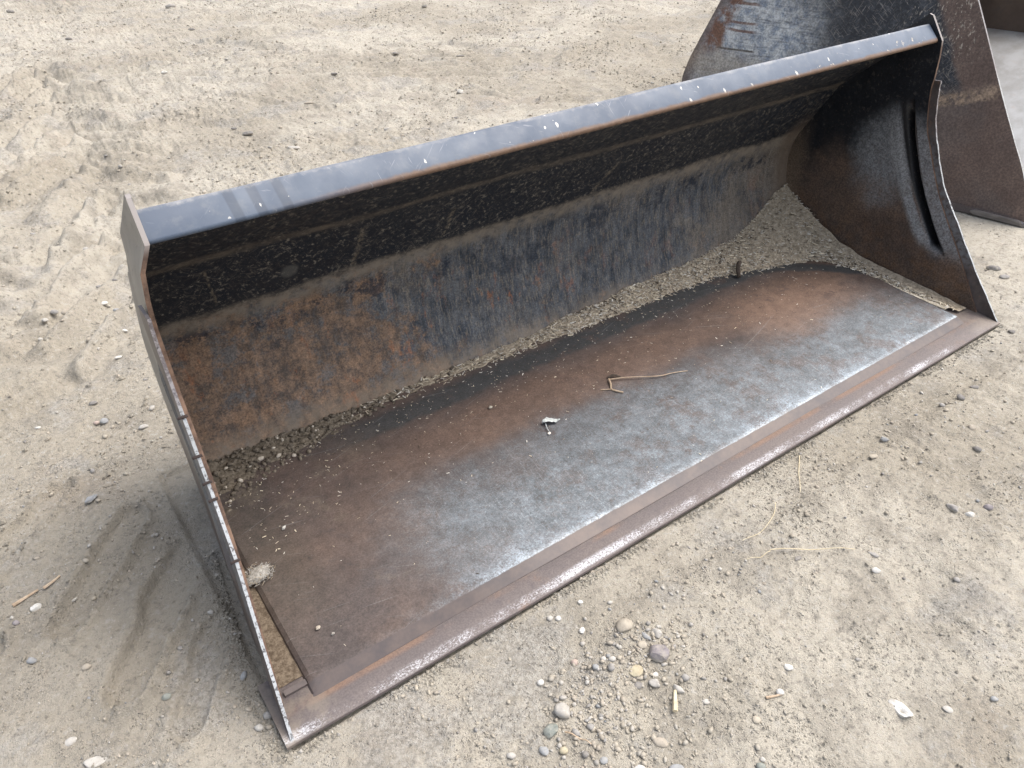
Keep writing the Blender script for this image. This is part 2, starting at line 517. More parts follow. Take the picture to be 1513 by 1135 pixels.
# ------------------------------------------------------------------ metal materials of the near bucket
def mat_back():
    M = Mat("black_paint_back_wall", spec=0.35)
    fleck = M.noise(1.0, 5, 0.7, vec=M.map(scale=(95, 95, 75), rot=(0, 0.5, 0)))
    c = M.mix(M.step(fleck, 0.56, 0.67), (0.009, 0.012, 0.018), (0.185, 0.165, 0.135))
    c = M.mix(M.mul(M.step(M.noise(260, 3, 0.6), 0.62, 0.70), 0.7), c, (0.20, 0.17, 0.13))
    c = M.mix(M.mul(M.step(M.noise(3.0, 4, 0.6), 0.52, 0.72), 0.2), c, (0.040, 0.037, 0.034))
    fl2 = M.noise(1.0, 6, 0.75, vec=M.map(scale=(48, 60, 40), rot=(0, -0.7, 0)))
    c = M.mix(M.mul(M.step(fl2, 0.585, 0.645), 0.75), c, (0.150, 0.133, 0.11))
    fb = scratches(M, (0.5, 1.1, -0.4, -1.0), thin=260, long=30, thr=0.64, plane='xz')
    c = M.mix(M.mul(fb, 0.4), c, (0.19, 0.165, 0.13))
    ds = M.spot(-0.795, 0.79, 0.478, 0.026, 0.016, sy=0.0, wob=0.012, wscale=60)
    c = M.mix(M.mul(ds, 0.65), c, (0.10, 0.098, 0.09))
    # a few dry mud runs
    for (x0, w, z0, z1, sl) in [(-0.62, 0.007, 0.43, 0.55, 0.05), (-0.36, 0.006, 0.45, 0.52, 0.2), (0.18, 0.008, 0.43, 0.52, 0.45), (-0.98, .003, .45, .55, -0.15)]:
        xx = M.add(M.x, M.mul(M.z, -sl))
        xx = M.add(xx, M.mul(M.op('SUBTRACT', M.noise(14, 3), 0.5), 0.03))
        s = M.mul(M.band(xx, x0 - sl * 0.5 - w * 1.6, x0 - sl * 0.5 - w * 0.4, x0 - sl * 0.5 + w * 0.4, x0 - sl * 0.5 + w * 1.6), M.band(M.z, z0 - 0.02, z0, z1, z1 + 0.02))
        c = M.mix(M.mul(M.mul(s, M.step(M.noise(90, 4, 0.7), 0.40, 0.60)), 0.65), c, (0.19, 0.155, 0.11))
    # lower panel: dulled blue black paint rubbed with vertical scuffs
    vert = M.noise(1.0, 5, 0.65, vec=M.map(scale=(50, 16, 16)))
    vert2 = M.noise(1.0, 4, 0.6, vec=M.map(scale=(200, 10, 40)))
    low = M.mix(M.step(M.add(M.mul(vert, 0.55), M.mul(M.noise(13, 7, 0.72), 0.45)), 0.38, 0.60), (0.021, 0.028, 0.039), (0.096, 0.100, 0.106))
    low = M.mix(M.mul(M.step(vert2, 0.50, 0.66), 0.55), low, (0.20, 0.165, 0.122))
    low = M.mix(M.mul(M.step(M.noise(170, 3, .65), 0.58, 0.68), 0.5), low, (0.21, 0.17, 0.125))
    tanm = M.step(M.add(M.noise(5.5, 10, 0.8), M.mul(M.step(M.x, 0.45, 1.15), 0.22)), 0.50, 0.70)
    low = M.mix(M.mul(tanm, 0.7), low, M.mix(M.noise(60, 5, .7), (0.10, 0.085, 0.068), (0.25, 0.205, 0.155)))
    rustw = M.add(M.noise(6.0, 10, 0.80), M.add(M.mul(M.step(M.x, -0.15, -0.75), 0.20), M.mul(M.step(M.z, 0.34, 0.08), 0.05)))
    low = M.mix(M.mul(M.step(rustw, 0.60, 0.70), 0.8), low, M.mix(M.step(M.noise(28, 9, 0.8), .36, .64), (0.075, 0.055, 0.041), (0.275, 0.165, 0.095)))
    spotr = M.mul(M.step(M.noise(11, 9, 0.78, vec=M.map(scale=(1, 1, .5))), 0.55, 0.63), M.step(M.z, 0.38, 0.22))
    low = M.mix(M.mul(M.mul(spotr, M.step(M.x, 0.3, -0.2, 0.25, 1.0)), 0.7), low, (0.27, 0.105, 0.044))
    gp = M.mul(M.step(M.noise(8, 10, 0.8), 0.53, 0.60), M.step(M.x, 0.3, -0.6))
    low = M.mix(M.mul(gp, 0.7), low, (0.105, 0.108, 0.110))
    paint = M.mul(M.step(M.noise(7.5, 10, 0.8), 0.53, 0.58), M.step(M.z, 0.14, 0.36))
    low = M.mix(M.mul(paint, 0.8), low, (0.010, 0.016, 0.028))
    low = M.grain(low, 210, 0.66, 1.45)
    low = M.grain(low, 1.0, 0.86, 1.16, vec=M.map(scale=(55, 10, 7)))
    edge = M.add(M.z, M.mul(M.op('SUBTRACT', M.noise(7, 5), 0.5), 0.03))
    c = M.mix(M.step(edge, 0.418, 0.390), c, low)
    # dust settled on the two folds and near the floor
    ledge = M.band(edge, 0.352, 0.392, 0.408, 0.430)
    c = M.mix(M.mul(ledge, M.step(M.noise(26, 8, 0.78), 0.34, 0.62, 0.10, 0.9)), c, (0.225, 0.19, 0.148))
    ledge2 = M.band(M.add(M.z, M.mul(M.op('SUBTRACT', M.noise(9, 5), 0.5), 0.02)), 0.585, 0.598, 0.606, 0.622)
    c = M.mix(M.mul(ledge2, M.step(M.noise(20, 5, 0.7), 0.3, 0.7, 0.2, 0.75)), c, (0.14, 0.115, 0.088))
    foot = M.step(M.add(M.z, M.mul(M.op('SUBTRACT', M.noise(6, 5), 0.5), 0.06)), 0.11, 0.04)
    c = M.mix(M.mul(foot, M.step(M.noise(24, 8, .8), .36, .6, .15, .8)), c, (0.235, 0.185, 0.135))
    endr = M.step(M.add(M.x, M.mul(M.op('SUBTRACT', M.noise(5, 5), 0.5), 0.12)), 1.00, 1.10)
    c = M.mix(M.mul(M.mul(endr, M.step(M.z, 0.52, 0.40)), 0.75), c, (0.145, 0.108, 0.078))
    r = M.step(M.noise(30, 5), 0.3, 0.7, 0.42, 0.75)
    h = M.add(M.mul(fleck, 0.5), M.mul(M.noise(7, 4), 1.5))
    return M.fin(c, rough=r, height=h, bump=0.25, dist=0.004)

def mat_floor():
    M = Mat("worn_floor_steel", spec=0.4)
    n1 = M.noise(3.2, 6, 0.62)
    n2 = M.noise(1.0, 5, 0.65, vec=M.map(scale=(9, 26, 9), rot=(0, 0, 0.35)))
    n3 = M.noise(120, 4, 0.7)
    rust = M.mix(M.step(n1, 0.35, 0.68), (0.066, 0.053, 0.049), (0.112, 0.079, 0.064))
    rust = M.mix(M.mul(M.step(M.noise(40, 5, 0.7), 0.5, 0.72), 0.5), rust, (0.058, 0.050, 0.049))
    # polished grey wear area, brightest towards the front edge
    yy = M.add(M.y, M.mul(M.op('SUBTRACT', M.noise(2.4, 8, 0.72), 0.5), 0.42))
    yy = M.add(yy, M.mul(M.mx(M.x, 0.0), 0.10))
    left = M.step(M.add(M.x, M.mul(M.op('SUBTRACT', M.noise(4, 5, .6), 0.5), 0.45)), -0.98, -0.52)
    grey = M.mul(M.step(yy, 0.52, 0.24), left)
    gcol = M.mix(M.step(M.add(M.mul(n2, .3), M.mul(M.noise(15, 10, .82), .7)), 0.38, 0.62), (0.112, 0.126, 0.136), (0.188, 0.212, 0.232))
    gcol = M.mix(M.mul(M.step(M.noise(75, 8, .82), .54, .62), .5), gcol, (0.105, 0.080, 0.068))
    c = M.mix(M.mul(grey, M.step(n3, 0.30, 0.60, 0.55, 1.0)), rust, gcol)
    # brown islands inside the grey
    isl = M.mul(M.step(M.noise(7, 10, 0.82), 0.51, 0.57), M.step(M.x, -0.6, 0.1, 0.45, 1.0))
    c = M.mix(M.mul(isl, 0.65), c, (0.105, 0.082, 0.073))
    # bright scuffed strip behind the front edge
    fy = M.add(M.y, M.mul(M.op('SUBTRACT', M.noise(6, 7, 0.72), 0.5), 0.16))
    str_ = M.mul(M.step(fy, 0.155, 0.085), M.step(M.add(M.x, M.mul(n1, 0.3)), -0.86, -0.45))
    grain = M.step(M.add(M.noise(230, 4, 0.75), M.mul(n2, 0.25)), 0.50, 0.72)
    c = M.mix(M.mul(str_, M.mul(grain, M.step(M.noise(7, 7, .72), .40, .58))), c, (0.29, 0.335, 0.375))
    c = M.mix(M.mul(M.mul(grey, M.step(M.noise(300, 3, .7), .56, .68)), .35), c, (0.45, 0.49, 0.53))
    # orange brown belt farther back
    yb = M.add(M.y, M.mul(M.op('SUBTRACT', M.noise(3, 6, 0.6), 0.5), 0.14))
    belt = M.mul(M.band(yb, 0.40, 0.48, 0.56, 0.64), M.step(M.x, -1.0, -0.4))
    c = M.mix(M.mul(belt, 0.6), c, M.mix(M.noise(18, 6, .7), (0.090, 0.060, 0.045), (0.20, 0.120, 0.080)))
    s1 = M.spot(0.72, 0.42, 0.03, 0.36, 0.12, sy=2.2, wob=0.30, wscale=4)
    c = M.mix(M.mul(s1, 0.65), c, (0.205, 0.130, 0.092))
    # dark band in front of the heaped dirt
    yd = M.add(M.y, M.mul(M.op('SUBTRACT', M.noise(7, 6, 0.6), 0.5), 0.06))
    yd = M.add(yd, M.mul(M.step(M.x, 0.70, 1.10), M.mul(M.op('SUBTRACT', M.x, 0.70), 0.55)))
    dark = M.mul(M.band(yd, 0.63, 0.655, 0.70, 0.74), M.step(M.x, -0.95, -0.62))
    c = M.mix(M.mul(dark, M.step(n3, 0.2, 0.6, 0.75, 1.0)), c, (0.050, 0.051, 0.051))
    # dusty drifts: back corner, near end and the sprinkled crumbs
    dd = M.step(M.add(M.noise(5, 7, 0.7), M.mul(M.step(M.y, 0.52, 0.70), 0.10)), 0.56, 0.70)
    c = M.mix(M.mul(dd, M.mul(M.step(M.x, -0.55, -1.05), 0.55)), c, (0.165, 0.135, 0.10))
    le = M.spot(-1.08, 0.40, 0.03, 0.30, 0.05, sx=2.2, wob=0.25)
    c = M.mix(M.mul(le, 0.5), c, (0.060, 0.052, 0.040))
    crumbs = M.step(M.noise(420, 2, 0.5), 0.70, 0.74)
    c = M.mix(M.mul(crumbs, M.step(M.y, 0.25, 0.6, 0.15, 0.8)), c, DUST)
    sw = scratches(M, (0.2, 0.5, -0.3), thin=200, long=4, thr=0.68, plane='xy')
    c = M.mix(M.mul(sw, 0.2), c, (0.30, 0.31, 0.31))
    fa = scratches(M, (1.57, 1.45, 1.75), thin=320, long=7, thr=0.63, plane='xy')
    c = M.mix(M.mul(fa, M.mul(grey, 0.2)), c, (0.36, 0.39, 0.41))
    hard = M.mul(M.step(M.add(M.noise(10, 10, .8), M.mul(grey, -0.04)), 0.56, 0.585), M.step(M.x, -0.7, -0.2))
    c = M.mix(M.mul(hard, 0.6), c, M.mix(M.noise(50, 5, .7), (0.060, 0.044, 0.040), (0.125, 0.082, 0.064)))
    c = M.grain(c, 260, 0.78, 1.25)
    c = M.grain(c, 26, 0.80, 1.2, detail=8, rough=0.8)
    tip = M.mul(M.band(M.add(M.y, M.mul(M.op('SUBTRACT', M.noise(40, 8, .8), .5), .016)), .082, .087, .091, .097), M.mul(M.step(M.x, -0.8, -0.4), M.mul(M.step(M.noise(4, 6, .7), .42, .62), M.step(M.noise(130, 6, .8), .42, .58))))
    c = M.mix(M.mul(tip, .75), c, (.50, .54, .57))
    rg = M.mix(grey, (0.72, 0.72, 0.72), (0.46, 0.46, 0.46))
    h = M.add(M.mul(n1, 2.0), M.mul(n3, 0.25))
    bev = M.step(M.add(M.y, M.mul(M.op('SUBTRACT', M.noise(30, 6, .75), .5), .006)), .0865, .0835)
    c = M.mix(bev, c, M.mix(M.step(M.noise(11, 8, .75), .34, .70), (0.062, 0.052, 0.053), (0.104, 0.080, 0.070)))
    return M.fin(c, rough=rg, metal=M.mul(grey, 0.12), height=h, bump=0.22, dist=0.003)

def mat_edge():
    M = Mat("cutting_edge_steel", spec=0.4)
    n = M.noise(5, 6, 0.65)
    c = M.mix(M.step(n, 0.35, 0.68), (0.093, 0.077, 0.075), (0.136, 0.112, 0.104))
    c = M.mix(M.mul(M.step(M.noise(60, 5, .7), 0.52, 0.7), 0.5), c, (0.072, 0.060, 0.064))
    c = M.mix(M.mul(M.step(M.noise(8, 6, .7), 0.60, 0.72), 0.5), c, (0.17, 0.10, 0.065))
    yy = M.add(M.y, M.mul(M.op('SUBTRACT', M.noise(5, 5, .6), 0.5), 0.012))
    scuff = M.band(yy, -0.001, 0.005, 0.013, 0.024)
    wear = M.step(M.noise(3.2, 5, 0.65), 0.34, 0.60)
    sp = M.step(M.add(M.noise(1.0, 6, 0.85, vec=M.map(scale=(210, 330, 210))), M.mul(wear, .12)), 0.56, 0.64)
    c = M.mix(M.mul(M.mul(scuff, sp), M.mul(wear, 0.75)), c, (0.56, 0.57, 0.60))
    seam = M.band(M.y, 0.040, 0.052, 0.060, 0.075)
    c = M.mix(M.mul(seam, M.mul(M.step(M.noise(4, 5), 0.42, 0.6), 0.6)), c, (0.20, 0.115, 0.072))
    c = M.grain(c, 260, .82, 1.2)
    dust = M.mul(M.step(M.noise(9, 6, .7), 0.46, 0.62), M.mx(M.step(M.x, 1.02, 1.16), M.step(M.x, -1.08, -1.14)))
    c = M.mix(M.mul(dust, 0.45), c, (0.22, 0.185, 0.145))
    return M.fin(c, rough=M.step(n, 0.3, 0.7, 0.42, 0.66), metal=0.15, height=M.add(n, M.mul(M.noise(90, 4), 0.3)), bump=0.25, dist=0.003)

def mat_side():
    M = Mat("side_plate_inside", spec=0.4)
    n = M.noise(4.0, 7, 0.68)
    # black paint high up and along the fold, brown rust low down, grey scuff in the middle
    hgt = M.add(M.z, M.mul(M.op('SUBTRACT', n, 0.5), 0.32))
    hgt = M.add(hgt, M.mul(M.op('SUBTRACT', M.y, 0.6), 0.35))
    pm = M.step(hgt, 0.34, 0.47)
    rust = M.mix(M.step(M.noise(9, 7, .7), 0.35, 0.68), (0.062, 0.047, 0.040), (0.115, 0.077, 0.056))
    low = M.step(M.add(M.z, M.mul(M.op('SUBTRACT', M.noise(6, 6), .5), .2)), 0.26, 0.08)
    rust = M.mix(M.mul(low, M.mul(M.step(M.noise(22, 6, .7), .4, .66), 0.8)), rust, (0.115, 0.066, 0.038))
    c = M.mix(pm, rust, M.mix(M.mul(M.step(M.noise(60, 4), .56, .70), .6), BLACK, (0.06, 0.055, 0.05)))
    sc = M.spot(1.16, 0.50, 0.40, 0.20, 0.05, sy=1.25, wob=0.22, wscale=8)
    c = M.mix(M.mul(sc, M.step(M.noise(70, 5, .7), .3, .62, .4, .95)), c, (0.175, 0.185, 0.195))
    # polished band in front of the pressed groove
    bd = M.step(M.add(M.y, M.add(M.mul(M.z, -0.62), M.mul(M.op('SUBTRACT', M.noise(5, 5), .5), .03))), 0.19, 0.155)
    fr = M.mul(bd, M.band(M.add(M.z, M.mul(M.op('SUBTRACT', M.noise(8, 5), .5), .08)), 0.13, 0.2, 0.45, 0.62))
    c = M.mix(M.mul(fr, M.step(M.noise(60, 5, .7), .3, .6, .5, 1.0)), c, (0.235, 0.24, 0.25))
    # groove blackened to paint in its deep shade, its rubbed rim paled as lit
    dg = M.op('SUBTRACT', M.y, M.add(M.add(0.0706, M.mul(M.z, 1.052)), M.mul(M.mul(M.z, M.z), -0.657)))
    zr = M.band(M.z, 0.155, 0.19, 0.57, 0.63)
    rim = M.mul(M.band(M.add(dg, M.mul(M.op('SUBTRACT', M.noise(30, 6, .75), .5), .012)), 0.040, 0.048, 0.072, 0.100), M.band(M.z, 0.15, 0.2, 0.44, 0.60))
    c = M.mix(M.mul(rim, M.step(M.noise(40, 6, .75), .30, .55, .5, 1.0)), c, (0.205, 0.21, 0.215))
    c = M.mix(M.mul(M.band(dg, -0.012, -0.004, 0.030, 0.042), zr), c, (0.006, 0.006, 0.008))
    # dirt on the corner seam with the back wall
    back = M.step(M.add(M.y, M.mul(M.op('SUBTRACT', M.noise(9, 5), .5), .05)), 0.76, 0.83)
    c = M.mix(M.mul(back, M.mul(M.step(M.z, 0.5, 0.3), 0.8)), c, (0.135, 0.10, 0.07))
    dust = M.step(M.noise(150, 4, .7), 0.60, 0.72)
    c = M.mix(M.mul(dust, 0.4), c, TAN)
    c = M.grain(c, 180, .6, 1.5)
    r = M.step(M.noise(14, 5), 0.3, 0.7, 0.36, 0.62)
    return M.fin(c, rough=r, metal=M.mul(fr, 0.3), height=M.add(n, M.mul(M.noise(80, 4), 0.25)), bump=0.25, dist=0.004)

def mat_outside():
    M = Mat("side_plate_outside", spec=0.5)
    n = M.noise(6, 6, .65)
    c = M.mix(M.step(n, .35, .68), (0.118, 0.112, 0.102), (0.180, 0.168, 0.150))
    c = M.mix(M.mul(M.step(M.noise(40, 5, .7), .56, .7), .6), c, (0.06, 0.055, 0.05))
    c = M.mix(M.step(M.add(M.z, M.mul(M.op('SUBTRACT', M.noise(8, 5), .5), .1)), 0.30, 0.16), c, (0.085, 0.063, 0.053))
    sw = scratches(M, (0.6, 1.2), thin=300, long=8, thr=0.66, plane='yz')
    c = M.mix(M.mul(sw, .8), c, (0.02, 0.02, 0.022))
    return M.fin(c, rough=0.42, height=n, bump=0.15, dist=0.003)

def mat_lip():
    M = Mat("top_lip_paint", spec=0.35)
    n = M.noise(4, 6, .65)
    c = M.mix(M.step(n, .35, .68), (0.066, 0.086, 0.122), (0.098, 0.122, 0.160))
    cl = M.noise(1.0, 5, .65, vec=M.map(scale=(14, 60, 60)))
    c = M.mix(M.mul(M.step(M.noise(30, 6, .7), .5, .7), .4), c, (0.14, 0.152, 0.168))
    # darker wiped marks near one end
    for x0 in (-0.97, -0.93, -0.885):
        b = M.band(M.add(M.x, M.mul(M.z, 0.1)), x0 + 0.08 - 0.012, x0 + 0.08 - 0.008, x0 + 0.08 + 0.006, x0 + 0.08 + 0.010)
        c = M.mix(M.mul(b, .6), c, (0.038, 0.050, 0.072))
    # pale scuffing along the upper bend and chips
    top = M.step(M.add(M.z, M.mul(M.op('SUBTRACT', M.noise(30, 6, .7), .5), .016)), 0.826, 0.836)
    c = M.mix(M.mul(top, M.step(M.noise(7, 4), .3, .55, .25, .85)), c, (0.42, 0.40, 0.37))
    chip = M.step(M.noise(60, 2, .5), 0.73, 0.75)
    chip = M.mul(chip, M.step(M.noise(5, 2), .42, .55))
    c = M.mix(M.mul(chip, .9), c, (0.62, 0.60, 0.55))
    chip2 = M.mul(M.step(M.add(M.noise(16, 6, .72), M.mul(M.step(M.z, 0.815, 0.80), .06)), .655, .70), M.step(M.x, -0.1, 0.4))
    c = M.mix(chip2, c, (0.50, 0.42, 0.32))
    for (px, pz, r) in [(-.605, .806, .008), (-.315, .812, .005), (-.283, .812, .008), (.088, .821, .006), (.10, .797, .010), (.14, .817, .005), (.215, .798, .012), (.31, .797, .010), (.48, .797, .012), (.62, .81, .006), (.69, .797, .006), (-.93, .803, .004)]:
        c = M.mix(M.mul(M.spot(px, 0, pz, r * .55, r * .25, sx=1.3, sy=0.0, wob=r * 1.6, wscale=140), .85), c, (0.68, 0.65, 0.58))
    # rusted lower edge
    low = M.step(M.add(M.z, M.mul(M.op('SUBTRACT', M.noise(16, 6, .7), .5), .012)), 0.8005, 0.795)
    rc = M.mix(M.noise(60, 5, .7), (0.055, 0.032, 0.022), (0.20, 0.125, 0.08))
    c = M.mix(M.mul(low, M.step(M.x, -0.95, -0.6)), c, rc)
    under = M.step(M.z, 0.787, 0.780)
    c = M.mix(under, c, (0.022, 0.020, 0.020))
    sw = scratches(M, (0.3, 0.9, -0.6, 1.4), thin=300, long=24, thr=0.70, plane='xy')
    c = M.mix(M.mul(sw, .25), c, (0.40, 0.41, 0.43))
    r = M.step(M.noise(20, 5), .3, .7, .38, .55)
    return M.fin(c, rough=r, height=M.add(M.mul(n, 2), M.mul(M.noise(25, 4), .5)), bump=0.12, dist=0.004)

def mat_strip():
    M = Mat("edge_strip_rusty", spec=0.5)
    n = M.noise(12, 6, .68)
    c = M.mix(M.step(n, .35, .68), (0.060, 0.050, 0.048), (0.125, 0.105, 0.10))
    c = M.mix(M.mul(M.step(M.noise(50, 5, .7), .55, .7), .6), c, (0.19, 0.11, 0.075))
    gm = M.band(M.add(M.z, M.mul(M.op('SUBTRACT', M.noise(10, 5), .5), .1)), 0.12, 0.2, 0.4, 0.55)
    c = M.mix(M.mul(gm, M.step(M.noise(80, 4), .35, .6)), c, (0.18, 0.185, 0.195))
    return M.fin(c, rough=0.45, metal=0.2, height=n, bump=0.2, dist=0.003)

def mat_bare():
    M = Mat("bare_scraped_steel", spec=0.5)
    n = M.noise(130, 5, .7)
    c = M.mix(M.step(n, .37, .50), (0.10, 0.09, 0.09), (0.43, 0.44, 0.44))
    hi = M.step(M.add(M.z, M.mul(M.op('SUBTRACT', M.noise(30, 5), .5), .06)), 0.50, 0.545)
    c = M.mix(hi, c, M.mix(M.step(n, .4, .6), (0.17, 0.15, 0.155), (0.33, 0.31, 0.31)))
    c = M.mix(M.mul(M.step(M.noise(300, 3), .63, .68), .9), c, (0.05, 0.045, 0.05))
    return M.fin(c, rough=0.42, metal=0.35, height=n, bump=0.3, dist=0.002)

def mat_rim():
    M = Mat("plate_rim_rust", spec=0.4)
    n = M.noise(40, 6, .68)
    c = M.mix(M.step(n, .35, .68), (0.075, 0.045, 0.032), (0.20, 0.125, 0.085))
    c = M.mix(M.step(M.z, .77, .80), c, (0.26, 0.235, 0.22))
    return M.fin(c, rough=0.6, height=n, bump=0.3, dist=0.002)

def mat_weld():
    M = Mat("weld_rust", spec=0.3)
    n = M.noise(80, 5, .7)
    return M.fin(M.mix(n, (0.022, 0.016, 0.015), (0.055, 0.038, 0.033)), rough=0.7, height=n, bump=0.5, dist=0.002)

MB, MF, ME, MS, MO = mat_back(), mat_floor(), mat_edge(), mat_side(), mat_outside()
ML, MST, MBARE, MRIM, MWELD = mat_lip(), mat_strip(), mat_bare(), mat_rim(), mat_weld()

# ------------------------------------------------------------------ near bucket
bucket = empty("loader_bucket")
tag(bucket, "wide empty loader bucket with rust worn floor and blue grey lip", "bucket", "loader buckets on the sand")

# side curve of the opening (y, z): outer rim of the edge strip, rim of the plate, back profile
STRIP = [(0.004, 0.012), (0.127, 0.156), (0.223, 0.279), (0.300, 0.379), (0.353, 0.485), (0.384, 0.563), (0.399, 0.642), (0.403, 0.681)]
PLATE = [(0.063, 0.006), (0.178, 0.175), (0.300, 0.344), (0.377, 0.489), (0.403, 0.547), (0.421, 0.640), (0.421, 0.693), (0.423, 0.750), (0.428, 0.792), (0.475, 0.854)]
REAR = [(0.770, 0.006), (0.832, 0.166), (0.858, 0.276), (0.859, 0.334), (0.842, 0.406), (0.729, 0.597), (0.690, 0.632), (0.640, 0.690), (0.621, 0.740), (0.486, 0.857)]
XL_Z = [0, .156, .279, .379, .485, .563, .642, .681, .70, .75, .792, .86]
XL_X = [1.199, 1.181, 1.167, 1.161, 1.159, 1.158, 1.158, 1.157, 1.156, 1.150, 1.130, 1.129]
def edge_x(z, s):
    return 1.2 - 0.0836 * z if s > 0 else np.interp(z, XL_Z, XL_X)

# back wall with its two folds: one bent plate
BACKP = [(0.770, 0.014), (0.790, 0.060), (0.822, 0.150), (0.850, 0.270), (0.852, 0.330), (0.846, 0.372), (0.836, 0.402), (0.785, 0.497), (0.724, 0.592), (0.708, 0.608), (0.660, 0.648), (0.600, 0.700), (0.545, 0.752), (0.505, 0.790)]
def backline(n):
    P = np.array(BACKP)
    L = np.concatenate([[0], np.cumsum(np.hypot(*np.diff(P, axis=0).T))])
    low = smooth_line(BACKP[:6], 8)
    out = [tuple(p) for p in low[:-1]]
    for i in range(5, len(P) - 1):
        k = 5
        for t in np.linspace(0, 1, k, endpoint=False):
            out.append(tuple(P[i] * (1 - t) + P[i + 1] * t))
    out.append(tuple(P[-1]))
    return np.array(out)
bl = backline(0)
dl = np.gradient(bl, axis=0)
nl = np.stack([dl[:, 1], -dl[:, 0]], -1)
nl /= np.linalg.norm(nl, axis=1)[:, None]          # points to the back and down
xs = np.linspace(-1.128, 1.128, 150)
A = np.zeros((len(bl), len(xs), 3)); Bk = np.zeros_like(A)
for i, (y, z) in enumerate(bl):
    dent = 0.006 * perlin(xs * 2.6 + 3, np.full_like(xs, z * 5.0), 201) + 0.002 * perlin(xs * 8, np.full_like(xs, z * 12.0), 207)
    dent *= min(1.0, i / 6.0, (len(bl) - 1 - i) / 6.0)
    # one bolt head dent in the upper panel
    A[i, :, 0] = xs; A[i, :, 1] = y + nl[i, 0] * dent; A[i, :, 2] = z + nl[i, 1] * dent
    Bk[i, :, 0] = xs; Bk[i, :, 1] = y + nl[i, 0] * 0.008; Bk[i, :, 2] = z + nl[i, 1] * 0.008
slab("back_wall", A, Bk, [MB], bucket, sharp=20)

# side plates with the pressed groove that follows the opening
GR_RIM = [(0.513, 0.600), (0.491, 0.511), (0.454, 0.409), (0.397, 0.285), (0.328, 0.200), (0.271, 0.155)]
GR_DK = [(0.466, 0.604), (0.412, 0.468), (0.357, 0.348), (0.295, 0.251), (0.246, 0.184), (0.205, 0.140)]
def side_plate(s):
    fr, re = [], []
    for lst, out in ((PLATE, fr), (REAR, re)):
        low = smooth_line(lst[:7], 14)
        out.extend(map(tuple, low[:-1]))
        P = np.array(lst)
        for i in range(6, len(P) - 1):
            for t in np.linspace(0, 1, 6, endpoint=False):
                out.append(tuple(P[i] * (1 - t) + P[i + 1] * t))
        out.append(tuple(P[-1]))
    fr, re = np.array(fr), np.array(re)
    u = np.linspace(0, 1, 150) ** 1.35
    A = np.zeros((len(fr), len(u), 3)); B = np.zeros_like(A)
    rz = np.array(GR_RIM)[::-1]; dz = np.array(GR_DK)[::-1]
    for i in range(len(fr)):
        yz = fr[i] * (1 - u[:, None]) + re[i] * u[:, None]
        xf = float(edge_x(fr[i][1], s))
        x = xf * (1 - u) + np.interp(re[i][1], [0.74, 0.86], [1.137, 1.1285]) * u
        yr = np.interp(yz[:, 1], rz[:, 1], rz[:, 0]); yd = np.interp(yz[:, 1], dz[:, 1], dz[:, 0])
        w = np.maximum(yr - yd, 0.02)
        q = np.clip((yr - yz[:, 0]) / w, 0, 1)
        g = (0.25 * q + 0.75 * sst(0.50, 0.95, q)) * sst(-0.006, 0.000, yz[:, 0] - yd)
        g *= sst(0.155, 0.215, yz[:, 1]) * sst(0.62, 0.53, yz[:, 1])
        dent = 0.004 * perlin(yz[:, 0] * 5 + 9 * s, yz[:, 1] * 5, 77) * np.minimum(1, np.minimum(u, 1 - u) * 8)
        g = (0.050 if s > 0 else 0.012) * g
        A[i, :, 0] = s * (x - 0.010 + g + dent); A[i, :, 1:] = yz
        B[i, :, 0] = s * (x - 0.002 + g + dent); B[i, :, 1:] = yz
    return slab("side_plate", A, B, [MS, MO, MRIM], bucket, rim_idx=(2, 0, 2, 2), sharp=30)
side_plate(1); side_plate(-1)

# hard edge strip on the outside of each side plate, worn bright on its front
def edge_strip(s):
    e = smooth_line(STRIP, 10)
    d = np.gradient(e, axis=0); d /= np.linalg.norm(d, axis=1)[:, None]
    nb = np.stack([d[:, 1], -d[:, 0]], -1)             # towards the back of the bucket
    n = len(e)
    wid = np.linspace(0, 1, 4) * 0.065
    A = np.zeros((n, 4, 3)); B = np.zeros_like(A)
    for i in range(n):
        x = float(edge_x(e[i, 1], s))
        jit = 0.0006 * math.sin(i * 0.9) + 0.0004 * math.sin(i * 2.1)
        for j, w in enumerate(wid):
            yy, zz = e[i] + nb[i] * (w + (jit if j == 0 else 0))
            zz = max(zz, 0.004)
            A[i, j] = (s * (x - 0.001), yy, zz)
            B[i, j] = (s * (x + 0.0050), yy, zz)
    return slab("edge_strip", A, B, [MST, MST, MBARE], bucket, rim_idx=(2, 1, 1, 2), sharp=40)
edge_strip(1); edge_strip(-1)

# rusty tack welds across the near strip
for (y, z) in [(0.361, 0.504), (0.330, 0.436), (0.306, 0.392), (0.289, 0.365), (0.218, 0.273)]:
    x = -float(edge_x(z, -1))
    V, F = [], []
    for i in range(7):
        a = math.pi * i / 6
        for j in range(6):
            b = 2 * math.pi * j / 6
            r = 0.0026 * (0.9 + 0.3 * random.random())
            px = x - 0.004 + 0.0085 * math.cos(a)
            V.append((px, y - 0.0015 * math.sin(a) + r * math.cos(b), z + 0.0015 * math.sin(a) + r * math.sin(b)))
    for i in range(6):
        for j in range(6):
            F.append((i * 6 + j, i * 6 + (j + 1) % 6, (i + 1) * 6 + (j + 1) % 6, (i + 1) * 6 + j))
    F.append(tuple(range(6))); F.append(tuple(range(36, 42)))
    new_obj("weld_bead", V, F, MWELD, bucket)

